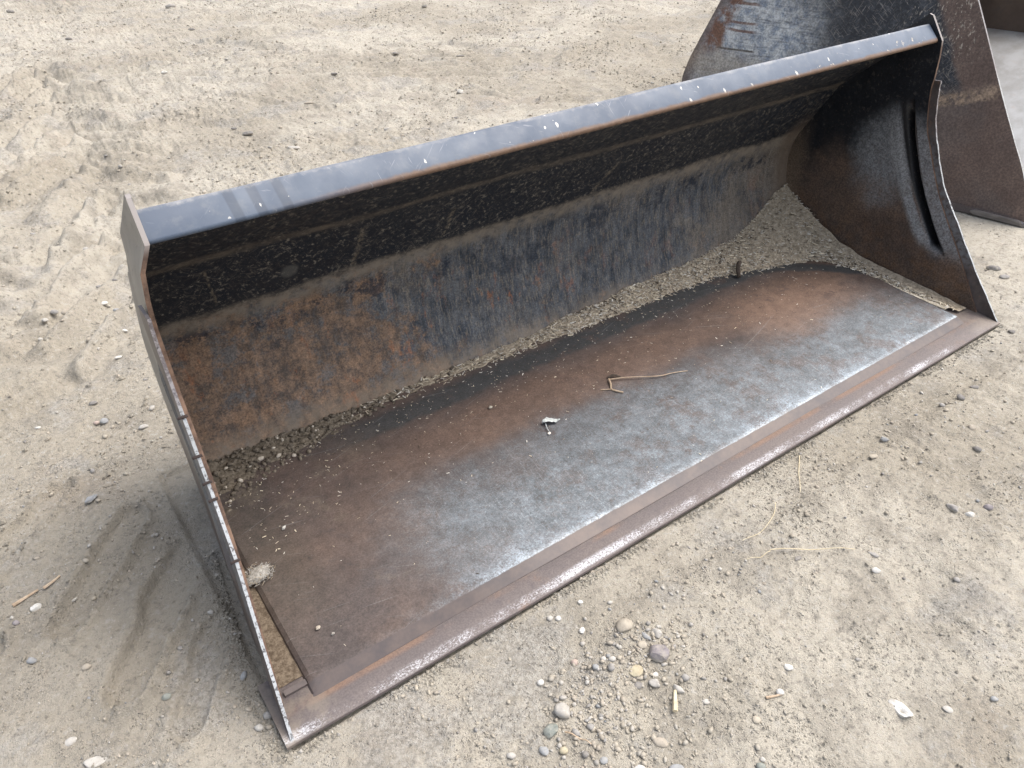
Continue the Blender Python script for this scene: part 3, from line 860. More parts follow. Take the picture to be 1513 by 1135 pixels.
# top lip: rolled flat bar with a rounded upper bend and an underside
def lip_profile():
    f0 = np.array([0.434, 0.7915]); b0 = np.array([0.479, 0.8335])
    d = (b0 - f0) / np.linalg.norm(b0 - f0); nrm = np.array([-d[1], d[0]])
    P = []
    for a in np.linspace(0, 1, 5):                      # lower nose
        th = math.pi * (1.15 - 0.65 * a)
        P.append(f0 + d * 0.006 + (d * math.cos(th) + nrm * math.sin(th)) * 0.006 - nrm * 0.006)
    for a in np.linspace(0, 1, 6):                      # upper bend
        th = math.pi * (0.5 - 0.75 * a)
        P.append(b0 - d * 0.008 + (d * math.cos(th) + nrm * math.sin(th)) * 0.008 - nrm * 0.008)
    P.append(b0 + d * 0.004 - nrm * 0.045)
    P.append(b0 - d * 0.014 - nrm * 0.045)
    P.append(b0 - d * 0.012 - nrm * 0.016)
    P.append(f0 + d * 0.004 - nrm * 0.015)
    return [tuple(p) for p in P]
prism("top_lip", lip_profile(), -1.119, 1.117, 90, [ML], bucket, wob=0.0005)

# lower strip welded under the lip
prism("lip_backing_strip", [(0.462, 0.786), (0.470, 0.795), (0.520, 0.793), (0.548, 0.760), (0.532, 0.748), (0.500, 0.770)], -1.118, 1.116, 40, [ML], bucket, wob=0.0008)

# floor: base plate under everything, thick wear plate on top of it, cutting edge in front
def floor_plate():
    prof_x = np.concatenate([[-1.136, -1.132, -1.124], np.linspace(-1.118, 1.092, 118)])
    drop = np.concatenate([[1.0, 0.45, 0.05], np.zeros(118)])
    ys = np.concatenate([[0.0575, 0.0640, 0.0860], np.linspace(0.0905, 0.765, 46)])
    zz = np.concatenate([[0.0195, 0.0225, 0.0305], np.full(46, 0.0315)])
    A = np.zeros((len(ys), len(prof_x), 3)); B = np.zeros_like(A)
    for i, (y, z) in enumerate(zip(ys, zz)):
        e = 0.0012 * np.sin(prof_x * 6) if i < 3 else 0
        warp = 0.004 * perlin(prof_x * 2.2, np.full_like(prof_x, y * 3.0), 301) * sst(0.08, 0.25, y)
        A[i, :, 0] = prof_x + (0.035 * sst(0.2, 0.7, y) * sst(0.6, 1.09, prof_x)); A[i, :, 1] = y + e; A[i, :, 2] = (z + warp) * (1 - drop) + 0.0192 * drop
        B[i, :, 0] = A[i, :, 0]; B[i, :, 1] = y + e; B[i, :, 2] = 0.0182
    return slab("floor_plate", A, B, [MF], bucket, sharp=25)
floor_plate()
prism("base_plate", [(0.150, 0.003), (0.150, 0.0155), (0.775, 0.0155), (0.785, 0.003)], -1.125, 1.125, 20, [MST], bucket)
ce = [(0.000, 0.002), (-0.0035, 0.006), (-0.002, 0.0105), (0.004, 0.0125), (0.030, 0.0165), (0.062, 0.0190), (0.1005, 0.0192), (0.140, 0.0175), (0.140, 0.001), (0.02, 0.000)]
prism("cutting_edge", ce, -1.213, 1.207, 120, [ME], bucket, wob=0.0007, sharp=30)
# short spacer bar in the gap beside the floor plate at the near end
prism("spacer_bar", [(0.086, 0.0195), (0.086, 0.026), (0.098, 0.026), (0.098, 0.0195)], -1.178, -1.134, 6, [MST], bucket)

# ------------------------------------------------------------------ second, larger bucket behind the far end
def mat_b2_side():
    M = Mat("scratched_black_side", spec=0.5)
    n = M.noise(3, 6, .66)
    c = M.mix(M.step(M.noise(8, 6, .7), .35, .68), (0.095, 0.066, 0.056), (0.140, 0.100, 0.083))
    c = M.mix(M.mul(M.step(M.noise(3, 5), .45, .65), .5), c, (0.090, 0.079, 0.077))
    # remaining black paint: upper middle of the plate
    pz = M.add(M.z, M.mul(M.op('SUBTRACT', n, .5), .35))
    pf = M.add(M.y, M.add(M.mul(M.z, -0.62), M.mul(M.op('SUBTRACT', M.noise(5, 7, .7), .5), .14)))   # distance behind the front rim
    paint = M.mul(M.step(pz, 0.36, 0.50), M.step(pf, 0.075, 0.115))
    rear = M.add(M.y, M.add(M.mul(M.z, 0.44), M.mul(M.op('SUBTRACT', M.noise(7, 6, .7), .5), .12)))
    paint = M.mul(paint, M.step(rear, 1.70, 1.60))
    pc = M.mix(M.mul(M.step(M.noise(30, 6, .7), .5, .66), .5), (0.020, 0.025, 0.035), (0.085, 0.095, 0.112))
    c = M.mix(paint, c, pc)
    # polished pale blue metal towards the rear
    sl = M.spot(0.0, 1.30, 0.52, 0.48, 0.20, sx=0.0, sy=1.05, sz=1.35, wob=0.26, wscale=7)
    st = M.noise(1.0, 5, .7, vec=M.map(scale=(1, 10, 120)))
    c = M.mix(M.mul(M.mul(sl, M.step(rear, 1.72, 1.62)), M.step(st, .30, .54, .35, 1.0)), c, M.mix(M.step(M.noise(26, 6, .75), .36, .6), (0.16, 0.20, 0.26), (0.46, 0.48, 0.49)))
    bluerim = M.mul(M.step(M.z, .47, .56), M.step(rear, 1.70, 1.75))
    c = M.mix(M.mul(bluerim, M.step(M.noise(20, 5), .3, .55)), c, (0.33, 0.40, 0.48))
    rr = M.mul(M.band(rear, 1.585, 1.62, 1.66, 1.70), M.step(M.z, .40, .50))
    c = M.mix(M.mul(rr, M.step(M.noise(14, 6, .7), .38, .56)), c, (0.135, 0.065, 0.042))
    for zc in (0.555, 0.585, 0.66):
        ln = M.mul(M.band(M.add(M.z, M.mul(M.op('SUBTRACT', M.noise(6, 4), .5), .02)), zc - .008, zc - .003, zc + .003, zc + .008), M.band(M.y, 1.22, 1.26, 1.34, 1.38))
        c = M.mix(M.mul(ln, .85), c, (0.115, 0.052, 0.034))
    dk = M.mul(M.band(M.add(M.z, M.mul(M.y, 0.03)), .508, .512, .516, .520), M.band(M.y, 1.22, 1.24, 1.38, 1.41))
    c = M.mix(M.mul(dk, .9), c, (0.02, 0.018, 0.018))
    tanr = M.spot(0, 1.36, .40, .22, .06, sx=0.0, sy=0.7, sz=2.2, wob=.2, wscale=9)
    c = M.mix(M.mul(tanr, .6), c, (0.27, 0.225, 0.17))
    # scratches down to primer
    s1 = scratches(M, (0.12, 0.55, -0.35), thin=330, long=26, thr=0.66, plane='yz')
    s2 = scratches(M, (1.2, 0.9, -0.7), thin=300, long=18, thr=0.62, plane='yz')
    sc = M.mul(M.mx(s1, s2), paint)
    c = M.mix(M.mul(sc, .5), c, M.mix(M.noise(8, 4), (0.22, 0.17, 0.13), (0.42, 0.43, 0.43)))
    bx = M.mul(M.spot(0, 0.52, .70, .30, .08, sx=0.0, sy=1.5, sz=.9, wob=.25, wscale=12), M.step(M.noise(1.0, 5, .75, vec=M.map(scale=(1, 90, 40))), .56, .63))
    c = M.mix(M.mul(bx, .85), c, (0.46, 0.42, 0.36))
    # tan smear
    tz_ = M.add(M.z, M.add(M.mul(M.y, 0.42), M.mul(M.op('SUBTRACT', M.noise(12, 7, .72), .5), .10)))
    sm = M.mul(M.band(tz_, 0.555, 0.575, 0.60, 0.635), M.band(M.y, 0.24, 0.27, 0.48, 0.62))
    c = M.mix(M.mul(sm, M.step(M.noise(34, 6, .7), .36, .58)), c, (0.27, 0.20, 0.145))
    c = M.grain(c, 120, .7, 1.35)
    return M.fin(c, rough=M.mix(paint, (.62, .62, .62), (.36, .36, .36)), height=M.add(n, M.mul(M.noise(90, 4), .2)), bump=.2, dist=.004)

def mat_b2_in():
    M = Mat("scoured_grey_floor", spec=0.4)
    n = M.noise(1.0, 6, .65, vec=M.map(scale=(2.5, 7, 3)))
    c = M.mix(M.step(n, .35, .66), (0.17, 0.168, 0.163), (0.25, 0.254, 0.258))
    c = M.mix(M.mul(M.step(M.noise(14, 6, .7), .56, .70), .5), c, (0.24, 0.20, 0.175))
    back = M.step(M.add(M.y, M.mul(M.op('SUBTRACT', M.noise(4, 5), .5), .2)), 0.55, 0.95)
    c = M.mix(M.mul(back, .6), c, (0.20, 0.178, 0.152))
    return M.fin(c, rough=.55, metal=.1, height=n, bump=.15, dist=.004)

def mat_b2_brown():
    M = Mat("brown_rust_inside", spec=0.35)
    n = M.noise(3, 6, .66)
    c = M.mix(M.step(n, .35, .68), (0.085, 0.060, 0.045), (0.14, 0.10, 0.074))
    c = M.mix(M.mul(M.step(M.noise(9, 6, .7), .55, .7), .6), c, (0.085, 0.07, 0.06))
    return M.fin(c, rough=.65, height=n, bump=.2, dist=.004)

def mat_b2_pad():
    M = Mat("skid_pad_steel", spec=0.4)
    n = M.noise(1.0, 6, .66, vec=M.map(scale=(10, 6, 40)))
    c = M.mix(M.step(n, .35, .66), (0.10, 0.088, 0.078), (0.20, 0.18, 0.165))
    return M.fin(c, rough=.55, height=n, bump=.2, dist=.003)

M2S, M2I, M2B, M2P = mat_b2_side(), mat_b2_in(), mat_b2_brown(), mat_b2_pad()
big = empty("loader_bucket", (B2_LOC[0], B2_LOC[1], 0), B2_ROT)
tag(big, "larger scratched black and brown loader bucket standing beyond the wide open one", "bucket", "loader buckets on the sand")

FR2 = [(0.0, 0.012), (0.065, 0.181), (0.150, 0.320), (0.244, 0.470), (0.428, 0.774), (0.560, 0.985), (0.640, 1.110), (0.70, 1.16)]
RE2 = [(1.10, 0.010), (1.36, 0.050), (1.50, 0.150), (1.549, 0.284), (1.535, 0.378), (1.499, 0.472), (1.416, 0.663), (1.22, 1.12)]
def side2(x, th, mats, sgn):
    f = smooth_line(FR2, 8); r = smooth_line(RE2, 8)
    u = np.linspace(0, 1, 40)
    A = np.zeros((len(f), len(u), 3)); B = np.zeros_like(A)
    for i in range(len(f)):
        yz = f[i] * (1 - u[:, None]) + r[i] * u[:, None]
        dent = 0.006 * perlin(yz[:, 0] * 3, yz[:, 1] * 3, 401) * np.minimum(1, np.minimum(u, 1 - u) * 6)
        A[i, :, 0] = x + dent; A[i, :, 1:] = yz
        B[i, :, 0] = x + th + dent; B[i, :, 1:] = yz
    return slab("side_plate", A, B, mats, big, rim_idx=(0, 0, 0, 2), sharp=30)
side2(0.0, 0.018, [M2S, M2B, MBARE], 1)
side2(B2_W - 0.018, 0.018, [M2B, M2S, MBARE], 1)
# bent floor and back in one sheet
pr = [(0.02, 0.030), (0.40, 0.034), (0.80, 0.034), (1.08, 0.036)]
arc = [(1.10, 0.037), (1.33, 0.072), (1.47, 0.165), (1.521, 0.284), (1.508, 0.378), (1.472, 0.472), (1.39, 0.663), (1.30, 0.87), (1.20, 1.09)]
pa = smooth_line(arc, 6)
def b2_sheet(name, P, mat):
    P = np.array(P); d = np.gradient(P, axis=0); d /= np.linalg.norm(d, axis=1)[:, None]
    nb = np.stack([d[:, 1], -d[:, 0]], -1)
    X = np.linspace(0.0185, B2_W - 0.0185, 30)
    A = np.zeros((len(P), 30, 3)); B = np.zeros_like(A)
    for i in range(len(P)):
        A[i, :, 0] = X; A[i, :, 1] = P[i, 0]; A[i, :, 2] = P[i, 1]
        B[i, :, 0] = X; B[i, :, 1] = P[i, 0] + nb[i, 0] * 0.018; B[i, :, 2] = P[i, 1] + nb[i, 1] * 0.018
    return slab(name, A, B, [mat], big, sharp=30)
b2_sheet("floor_plate", pr, M2I)
b2_sheet("back_wall", pa, M2B)
prism("cutting_edge", [(-0.03, 0.002), (-0.03, 0.008), (0.06, 0.029), (0.30, 0.0296), (0.30, 0.002)], -0.005, B2_W + 0.005, 20, [ME], big)
prism("top_lip", [(0.66, 1.10), (0.70, 1.165), (1.20, 1.15), (1.205, 1.095), (0.72, 1.11)], 0.019, B2_W - 0.019, 10, [M2S], big)
def side_pad():
    P = [(-0.014, 0.000, 0.000), (-0.014, 0.19, 0.004), (-0.014, 0.205, 0.016), (-0.014, 0.185, 0.026), (-0.014, 0.02, 0.022)]
    V = P + [(-0.001, y, z) for (_, y, z) in P]
    F = [(0, 1, 2, 3, 4), (9, 8, 7, 6, 5)] + [(i, (i + 1) % 5, 5 + (i + 1) % 5, 5 + i) for i in range(5)]
    o = new_obj("skid_pad", V, F, [M2P], big, smooth=False)
    b = bmesh.new(); b.from_mesh(o.data); bmesh.ops.recalc_face_normals(b, faces=b.faces)
    bmesh.ops.bevel(b, geom=b.edges[:], offset=0.003, segments=2, affect='EDGES'); b.to_mesh(o.data); b.free()
side_pad()

# ------------------------------------------------------------------ stones
TONES = {'cream': ((.40, .355, .285), (.30, .265, .215)), 'purple': ((.25, .225, .23), (.17, .153, .16)), 'pale': ((.44, .42, .385), (.33, .31, .28)),
         'bluegrey': ((.30, .305, .305), (.22, .225, .23)), 'yellow': ((.45, .40, .28), (.33, .28, .19)), 'green': ((.25, .262, .235), (.165, .18, .16)),
         'grey': ((.31, .295, .275), (.22, .21, .20)), 'dark': ((.215, .20, .185), (.145, .137, .13)), 'white': ((.62, .60, .56), (.46, .44, .40)),
         'tan': ((.38, .335, .275), (.29, .255, .205)), 'pink': ((.42, .335, .29), (.32, .25, .215))}
def mat_stone(nm, a, b):
    M = Mat("stone_" + nm, rough=.85, spec=.3)
    n = M.noise(55, 6, .68)
    c = M.mix(M.step(n, .36, .66), b, a)
    c = M.mix(M.mul(M.step(M.noise(260, 3, .6), .60, .68), .5), c, (b[0] * .5, b[1] * .5, b[2] * .5))
    dz = M.step(M.add(M.z, M.mul(M.op('SUBTRACT', M.noise(120, 5), .5), .006)), 0.002, -0.003)
    c = M.mix(M.mul(M.mx(M.mul(M.step(M.noise(60, 6, .75), .46, .62), .55), M.mul(dz, .7)), 1.0), c, (.36, .325, .265))
    return M.fin(c, height=M.add(n, M.mul(M.noise(220, 3), .4)), bump=.45, dist=.002)
SM = {k: mat_stone(k, *v) for k, v in TONES.items()}

def ico(sub):
    b = bmesh.new()
    bmesh.ops.create_icosphere(b, subdivisions=sub, radius=1.0)
    V = np.array([v.co[:] for v in b.verts]); F = np.array([[v.index for v in f.verts] for f in b.faces])
    b.free()
    return V, F
IV3, IF3 = ico(3)
IV2, IF2 = ico(2)
IV1, IF1 = ico(1)
IV0, IF0 = ico(1)
_b = bmesh.new(); bmesh.ops.create_icosphere(_b, subdivisions=1, radius=1.0); _b.free()

def stone_verts(l, w, h, rounded, seed, base):
    r = np.random.default_rng(seed)
    V = base.copy()
    if rounded:
        k = r.normal(size=(5, 3)); k /= np.linalg.norm(k, axis=1)[:, None]
        s = np.ones(len(V))
        for q in k: s += 0.22 * r.uniform(-1, 1) * np.clip(V @ q, -0.2, 1) ** 2
        V = V * s[:, None]
        for q in range(6):
            d = r.normal(size=3); d /= np.linalg.norm(d)
            V = V - np.clip(V @ d - r.uniform(0.70, 0.92), 0, None)[:, None] * d * 0.85
    else:
        for q in range(9):                     # cut flat facets
            d = r.normal(size=3); d /= np.linalg.norm(d)
            t = r.uniform(0.58, 0.86)
            e = V @ d
            V = V - np.clip(e - t, 0, None)[:, None] * d * 0.9
        V /= np.abs(V).max(axis=0)
    V += 0.09 * np.stack([perlin(V[:, 0] * 2 + seed, V[:, 1] * 2 + V[:, 2] * 1.7, 3 + seed), perlin(V[:, 1] * 2 - seed, V[:, 2] * 2 + V[:, 0], 5), perlin(V[:, 2] * 2, V[:, 0] * 2 + seed, 7)], -1)
    return V * np.array([l / 2, w / 2, h / 2])

STONES = [
    (-0.553, -0.157, 0.0415, 0.0291, 0.26, 'cream', 1, "large smooth cream oval cobble before the bucket's cutting edge"),
    (-0.537, -0.239, 0.0457, 0.0404, -0.62, 'purple', 0, 'biggest purplish grey angular rock in the front gravel cluster'),
    (-0.507, -0.206, 0.0261, 0.0206, -1.66, 'pale', 0, 'pale pebble touching the top of the purplish grey rock'),
    (-0.533, -0.199, 0.0274, 0.0123, -1.49, 'bluegrey', 1, 'narrow blue grey pebble leaning on the purplish grey rock'),
    (-0.553, -0.21, 0.0217, 0.0176, -0.62, 'cream', 0, 'beige pebble just beside the narrow blue grey pebble'),
    (-0.598, -0.242, 0.0316, 0.025, 0.08, 'yellow', 1, 'half buried yellowish stone below the purplish grey rock'),
    (-0.768, -0.226, 0.034, 0.0327, -0.62, 'pale', 1, 'pale rounded cobble at the lower end of the gravel cluster'),
    (-0.809, -0.245, 0.0295, 0.0246, -0.09, 'green', 0, 'greenish grey angular stone below the pale rounded cobble'),
    (-0.841, -0.265, 0.0205, 0.0169, -1.32, 'bluegrey', 0, 'blue grey chip below the greenish grey angular stone'),
    (-0.812, -0.285, 0.0181, 0.0157, -0.62, 'yellow', 1, 'small yellowish pebble beside the blue grey chip'),
    (-0.774, -0.273, 0.016, 0.0123, -1.32, 'grey', 1, 'grey pebble with a straw ending beside it'),
    (-0.744, -0.277, 0.0149, 0.0136, 0.78, 'grey', 1, 'split grey pebble beside the pale rounded cobble'),
    (-0.613, -0.264, 0.0169, 0.0156, -0.62, 'dark', 1, 'darker grey round pebble below the half buried yellowish stone'),
    (-0.585, -0.28, 0.0208, 0.0195, -0.97, 'pale', 1, 'pale oval pebble under the purplish grey rock'),
    (-0.571, -0.267, 0.0145, 0.0105, -0.62, 'white', 1, 'small white pebble close under the purplish grey rock'),
    (-0.557, -0.317, 0.0233, 0.0129, -1.32, 'pale', 1, 'elongated pale pebble lying apart from the gravel cluster'),
    (-0.53, -0.308, 0.017, 0.0157, -0.62, 'grey', 1, 'round grey pebble next to the elongated pale pebble'),
    (-0.656, -0.371, 0.0317, 0.0183, -0.88, 'tan', 1, 'flat tan stone near the bottom of the gravel cluster'),
    (-0.762, -0.336, 0.0168, 0.0144, -0.27, 'bluegrey', 1, 'bluish round pebble before the flat tan stone'),
    (-0.719, -0.384, 0.0238, 0.0143, -0.62, 'white', 1, 'white stone cut off by the lower edge of the view'),
    (-0.667, -0.421, 0.0285, 0.0154, -0.62, 'bluegrey', 1, 'blue grey stone cut off by the lower edge of the view'),
    (-0.785, -0.313, 0.0144, 0.0132, -0.62, 'dark', 1, 'dark round pebble between the yellowish and the bluish pebble'),
    (-0.626, -0.11, 0.018, 0.0124, 0.6, 'white', 0, 'whitish splinter between the cutting edge and the cream cobble'),
    (-0.683, -0.157, 0.016, 0.0147, 0.43, 'pink', 1, 'pinkish pebble alone below the whitish splinter'),
    (-0.763, -0.152, 0.0156, 0.0143, -0.62, 'white', 1, 'round white pebble alone on smooth sand below the cutting edge'),
    (-0.894, -0.238, 0.0192, 0.0144, -0.62, 'pale', 1, 'pale stone alone to the lower side of the gravel cluster'),
    (-0.532, -0.364, 0.0166, 0.0115, -0.44, 'pale', 1, 'half sunk pale pebble well past the elongated pale pebble'),
    (-0.481, -0.443, 0.0188, 0.0175, -0.62, 'cream', 1, 'buried cream pebble beside a short stick'),
    (-0.584, -0.054, 0.0129, 0.0115, -0.62, 'white', 1, 'tiny white pebble near the cutting edge above the splinter'),
    (-0.66, -0.048, 0.014, 0.0126, -0.62, 'pale', 1, 'greyer of two small pebbles close to the cutting edge'),
    (-0.646, -0.058, 0.0126, 0.0112, -0.62, 'white', 1, 'whiter of two small pebbles close to the cutting edge'),
    (-0.637, -0.189, 0.0133, 0.012, -0.62, 'pale', 1, 'first and greyest of three pebbles in a row in the gravel cluster'),
    (-0.623, -0.199, 0.0173, 0.012, -0.62, 'pale', 1, 'middle of three pebbles in a row in the gravel cluster'),
    (-0.609, -0.206, 0.0133, 0.0107, -0.62, 'cream', 1, 'last and cream one of three pebbles in a row in the gravel cluster'),
    (-0.66, -0.193, 0.0159, 0.0145, -0.62, 'bluegrey', 1, 'bluish pebble just under the row of three pebbles'),
    (-0.637, -0.213, 0.0145, 0.0171, -0.62, 'grey', 1, 'upright grey pebble just under the row of three pebbles'),
    (-0.004, -0.367, 0.0208, 0.0164, -0.79, 'white', 1, 'bright white pebble on open sand past the long straws'),
    (0.03, -0.337, 0.0243, 0.0122, -1.14, 'grey', 0, 'flat grey chip above the bright white pebble'),
    (-0.348, -0.407, 0.0199, 0.0159, -1.14, 'white', 0, 'white angular pebble facing the big white stone'),
    (-0.404, -0.433, 0.0167, 0.0167, -0.62, 'white', 1, 'round white pebble below the white angular pebble'),
    (-0.244, -0.585, 0.0506, 0.0253, -1.58, 'white', 0, 'big elongated white stone with a hollow in its top'),
    (-0.172, -0.636, 0.0203, 0.0165, -1.14, 'pale', 1, 'half buried pale pebble beyond the big white stone'),
    (-0.088, -0.677, 0.0153, 0.0115, -0.62, 'bluegrey', 1, 'small bluish pebble in the rippled dirt beyond the big white stone'),
    (-0.22, -0.475, 0.0134, 0.0094, -0.62, 'grey', 0, 'small grey chip between the white pebbles and the hollow stone'),
    (0.119, -0.483, 0.0162, 0.0132, -0.62, 'grey', 1, 'grey pebble in the smooth sand above the rippled dirt'),
    (-0.543, -0.505, 0.019, 0.0143, -0.62, 'green', 1, 'greenish pebble at the lower edge of the view'),
    (-0.53, -0.498, 0.0108, 0.0096, -0.62, 'pale', 1, 'small pale pebble touching the greenish pebble'),
    (-0.115, -0.246, 0.0227, 0.0106, -0.09, 'dark', 0, 'dark flat chip beneath the long horizontal straw'),
    (0.709, -0.148, 0.0247, 0.0228, -0.62, 'dark', 0, 'blackish stone in the gravel line beyond the cutting edge'),
    (0.793, -0.142, 0.0272, 0.0155, -0.79, 'dark', 1, 'dark flat pebble just past the blackish stone'),
    (0.643, -0.134, 0.017, 0.0132, -0.62, 'grey', 1, 'grey pebble just before the blackish stone'),
    (0.399, -0.121, 0.0251, 0.0161, -0.79, 'bluegrey', 1, 'blue grey pebble on the smooth sand near the far half of the cutting edge'),
    (0.305, -0.148, 0.0226, 0.0156, -0.27, 'cream', 0, 'cream chip below the blue grey pebble near the cutting edge'),
    (0.305, -0.362, 0.0307, 0.021, -1.75, 'grey', 0, 'upright grey stone with a lit flank in the rutted dirt'),
    (0.322, -0.398, 0.024, 0.016, -0.97, 'white', 0, 'white chip next to the upright grey stone'),
    (0.377, -0.411, 0.0226, 0.0178, -0.79, 'purple', 1, 'purplish pebble just past the white chip'),
    (0.556, -0.285, 0.0229, 0.0176, -1.14, 'dark', 1, 'dark grey pebble halfway up the rutted dirt'),
    (0.62, -0.231, 0.0218, 0.0182, -0.62, 'tan', 1, 'tan pebble above the dark grey pebble in the rutted dirt'),
    (1.195, -0.047, 0.0237, 0.0173, -0.62, 'dark', 1, 'dark pebble beyond the far corner of the cutting edge'),
    (1.561, 0.205, 0.049, 0.027, -0.88, 'dark', 1, "dark grey cobble beside the bucket's far side plate"),
    (1.534, 0.152, 0.0434, 0.0241, -0.44, 'grey', 1, 'lighter grey cobble touching the dark grey cobble'),
    (-1.361, 0.841, 0.0375, 0.0212, 0.52, 'bluegrey', 0, 'upright grey slate slab in the dirt beside the near end'),
    (-1.459, 0.86, 0.0272, 0.0144, 0.78, 'pale', 1, 'faint pale stone sunk in dirt just beyond the slate slab'),
    (-1.522, 0.579, 0.0226, 0.017, 0.26, 'white', 0, 'crumbly white stone below the two wood chips'),
    (-1.561, 0.558, 0.0138, 0.0125, -0.62, 'purple', 1, 'small purple pebble outward of the crumbly white stone'),
    (-1.551, 0.45, 0.0199, 0.0159, -0.62, 'bluegrey', 1, 'pale blue round pebble below the crumbly white stone'),
    (-1.468, 0.379, 0.0198, 0.0145, -0.09, 'tan', 1, 'tan pebble at the foot of the longest tyre lug print'),
    (-1.359, 0.228, 0.0205, 0.0153, -0.36, 'green', 1, 'pale blue green egg shaped pebble between the lug prints'),
    (-1.526, 0.245, 0.0244, 0.0171, -0.44, 'pale', 1, 'half buried pale stone in the lower corner by the lug prints'),
    (-1.498, 0.177, 0.0406, 0.0227, -0.27, 'pale', 1, 'large pale flat stone cut off below the half buried pale stone'),
    (-1.229, 0.373, 0.0156, 0.0113, -0.62, 'pale', 1, 'little pale pebble on the ridge between two lug prints'),
    (-1.224, 0.191, 0.0105, 0.0184, -0.62, 'bluegrey', 1, 'bluish pebble beside the near corner of the cutting edge'),
    (-1.218, 0.085, 0.0188, 0.0163, -0.62, 'grey', 1, 'grey pebble against the near end of the cutting edge'),
    (-1.239, 0.072, 0.0186, 0.0161, -0.62, 'pale', 1, 'pale pebble just below the grey pebble at the cutting edge end'),
    (-1.267, 1.153, 0.024, 0.0221, -0.62, 'bluegrey', 1, 'round bluish pebble of a touching pair by the near side plate'),
    (-1.285, 1.162, 0.0184, 0.0147, -0.62, 'pink', 1, 'pinkish pebble of a touching pair by the near side plate'),
    (-1.185, 1.067, 0.0274, 0.0165, -0.27, 'pale', 1, "pale bluish stone close to the bucket's near side plate"),
    (-1.158, 1.461, 0.0248, 0.0145, -0.36, 'white', 1, 'flat white pebble beside the middle of the near side plate'),
    (-1.21, 1.64, 0.0193, 0.0193, -0.62, 'cream', 1, 'cream pebble casting a dark shadow beside the near side plate'),
    (-1.268, 1.886, 0.0272, 0.0226, -0.62, 'grey', 1, 'grey pebble on the small mound by the near end'),
    (-1.303, 1.849, 0.0245, 0.0201, -0.62, 'pale', 1, 'pale pebble on the outer side of the small mound'),
    (-1.236, 1.864, 0.0294, 0.0226, -0.62, 'tan', 1, 'dusty tan pebble on the small mound by the near end'),
    (-1.121, 1.836, 0.0275, 0.0207, -0.62, 'white', 1, 'flat white pebble above the small mound'),
    (-1.11, 1.946, 0.0213, 0.0165, -0.62, 'grey', 1, 'grey pebble above the flat white pebble'),
    (-1.052, 1.975, 0.0216, 0.0144, -0.62, 'dark', 0, 'blackish pebble near the upper near side plate'),
    (-1.336, 1.734, 0.0172, 0.0172, -0.62, 'pale', 1, 'pale pebble below the small mound'),
    (-1.273, 1.259, 0.0247, 0.0152, -0.44, 'dark', 1, 'dark reddish pebble above the touching pair'),
    (-1.418, 1.236, 0.0165, 0.0092, -0.44, 'white', 1, 'thin white pebble outward of the touching pair'),
    (-1.085, 2.238, 0.0279, 0.0203, -0.62, 'pale', 1, "pale pebble out from the bucket's near top corner"),
    (-1.102, 1.686, 0.0244, 0.0133, -0.62, 'bluegrey', 1, 'bluish pebble beside the side plate bend'),
    (-1.107, 1.601, 0.0217, 0.013, -0.62, 'white', 1, 'white pebble below the bluish pebble at the side plate bend'),
    (-0.679, 7.027, 0.0817, 0.0381, -0.62, 'dark', 1, 'dark stone far off in the top corner of the sand'),
    (0.42, 6.466, 0.078, 0.0501, -0.44, 'grey', 1, 'grey lump of stone on the far sand by the wavy ridge'),
    (0.329, 5.604, 0.0554, 0.0302, -0.62, 'dark', 1, 'dark pebble below the grey lump on the far sand'),
    (-0.486, 5.735, 0.0478, 0.0239, -0.62, 'dark', 1, 'dark pebble above the far tyre ridges'),
    (-0.164, 3.274, 0.0316, 0.0175, -0.62, 'dark', 1, 'smaller of two dark stones on sand behind the top lip'),
    (-0.14, 3.133, 0.055, 0.0309, -0.62, 'dark', 0, 'larger hollow looking one of two dark stones behind the top lip'),
    (-0.036, 2.791, 0.0624, 0.0263, -0.53, 'pale', 1, "flat pale stone just behind the bucket's top lip"),
    (-0.19, 4.419, 0.0457, 0.0291, -0.62, 'white', 1, 'white blue pebble beside a reddish patch on the far sand'),
    (0.322, 3.437, 0.0607, 0.0228, -0.53, 'tan', 1, 'flat tan stone on the far sand above the top lip'),
    (0.644, 3.792, 0.0413, 0.0206, -0.62, 'dark', 1, 'dark pebble beside the thin tyre lines'),
    (1.506, 3.729, 0.0667, 0.0267, -0.53, 'dark', 1, 'dark flat stone on the far sand near the middle'),
    (1.186, 4.017, 0.0403, 0.0314, -0.62, 'dark', 1, 'round dark pebble on the far sand beside the dark flat stone'),
    (0.457, 2.746, 0.0449, 0.0276, -0.79, 'pale', 1, 'pale stone behind the middle of the top lip'),
    (1.113, 3.107, 0.0471, 0.0511, 0.43, 'white', 0, 'white upright stone on the far sand above the top lip'),
    (0.859, 2.744, 0.0326, 0.0217, -0.62, 'dark', 1, 'dark pebble directly behind the top lip near its middle'),
    (2.085, 5.19, 0.0441, 0.0331, -0.62, 'dark', 1, 'dark pebble at the top edge of the far sand'),
]

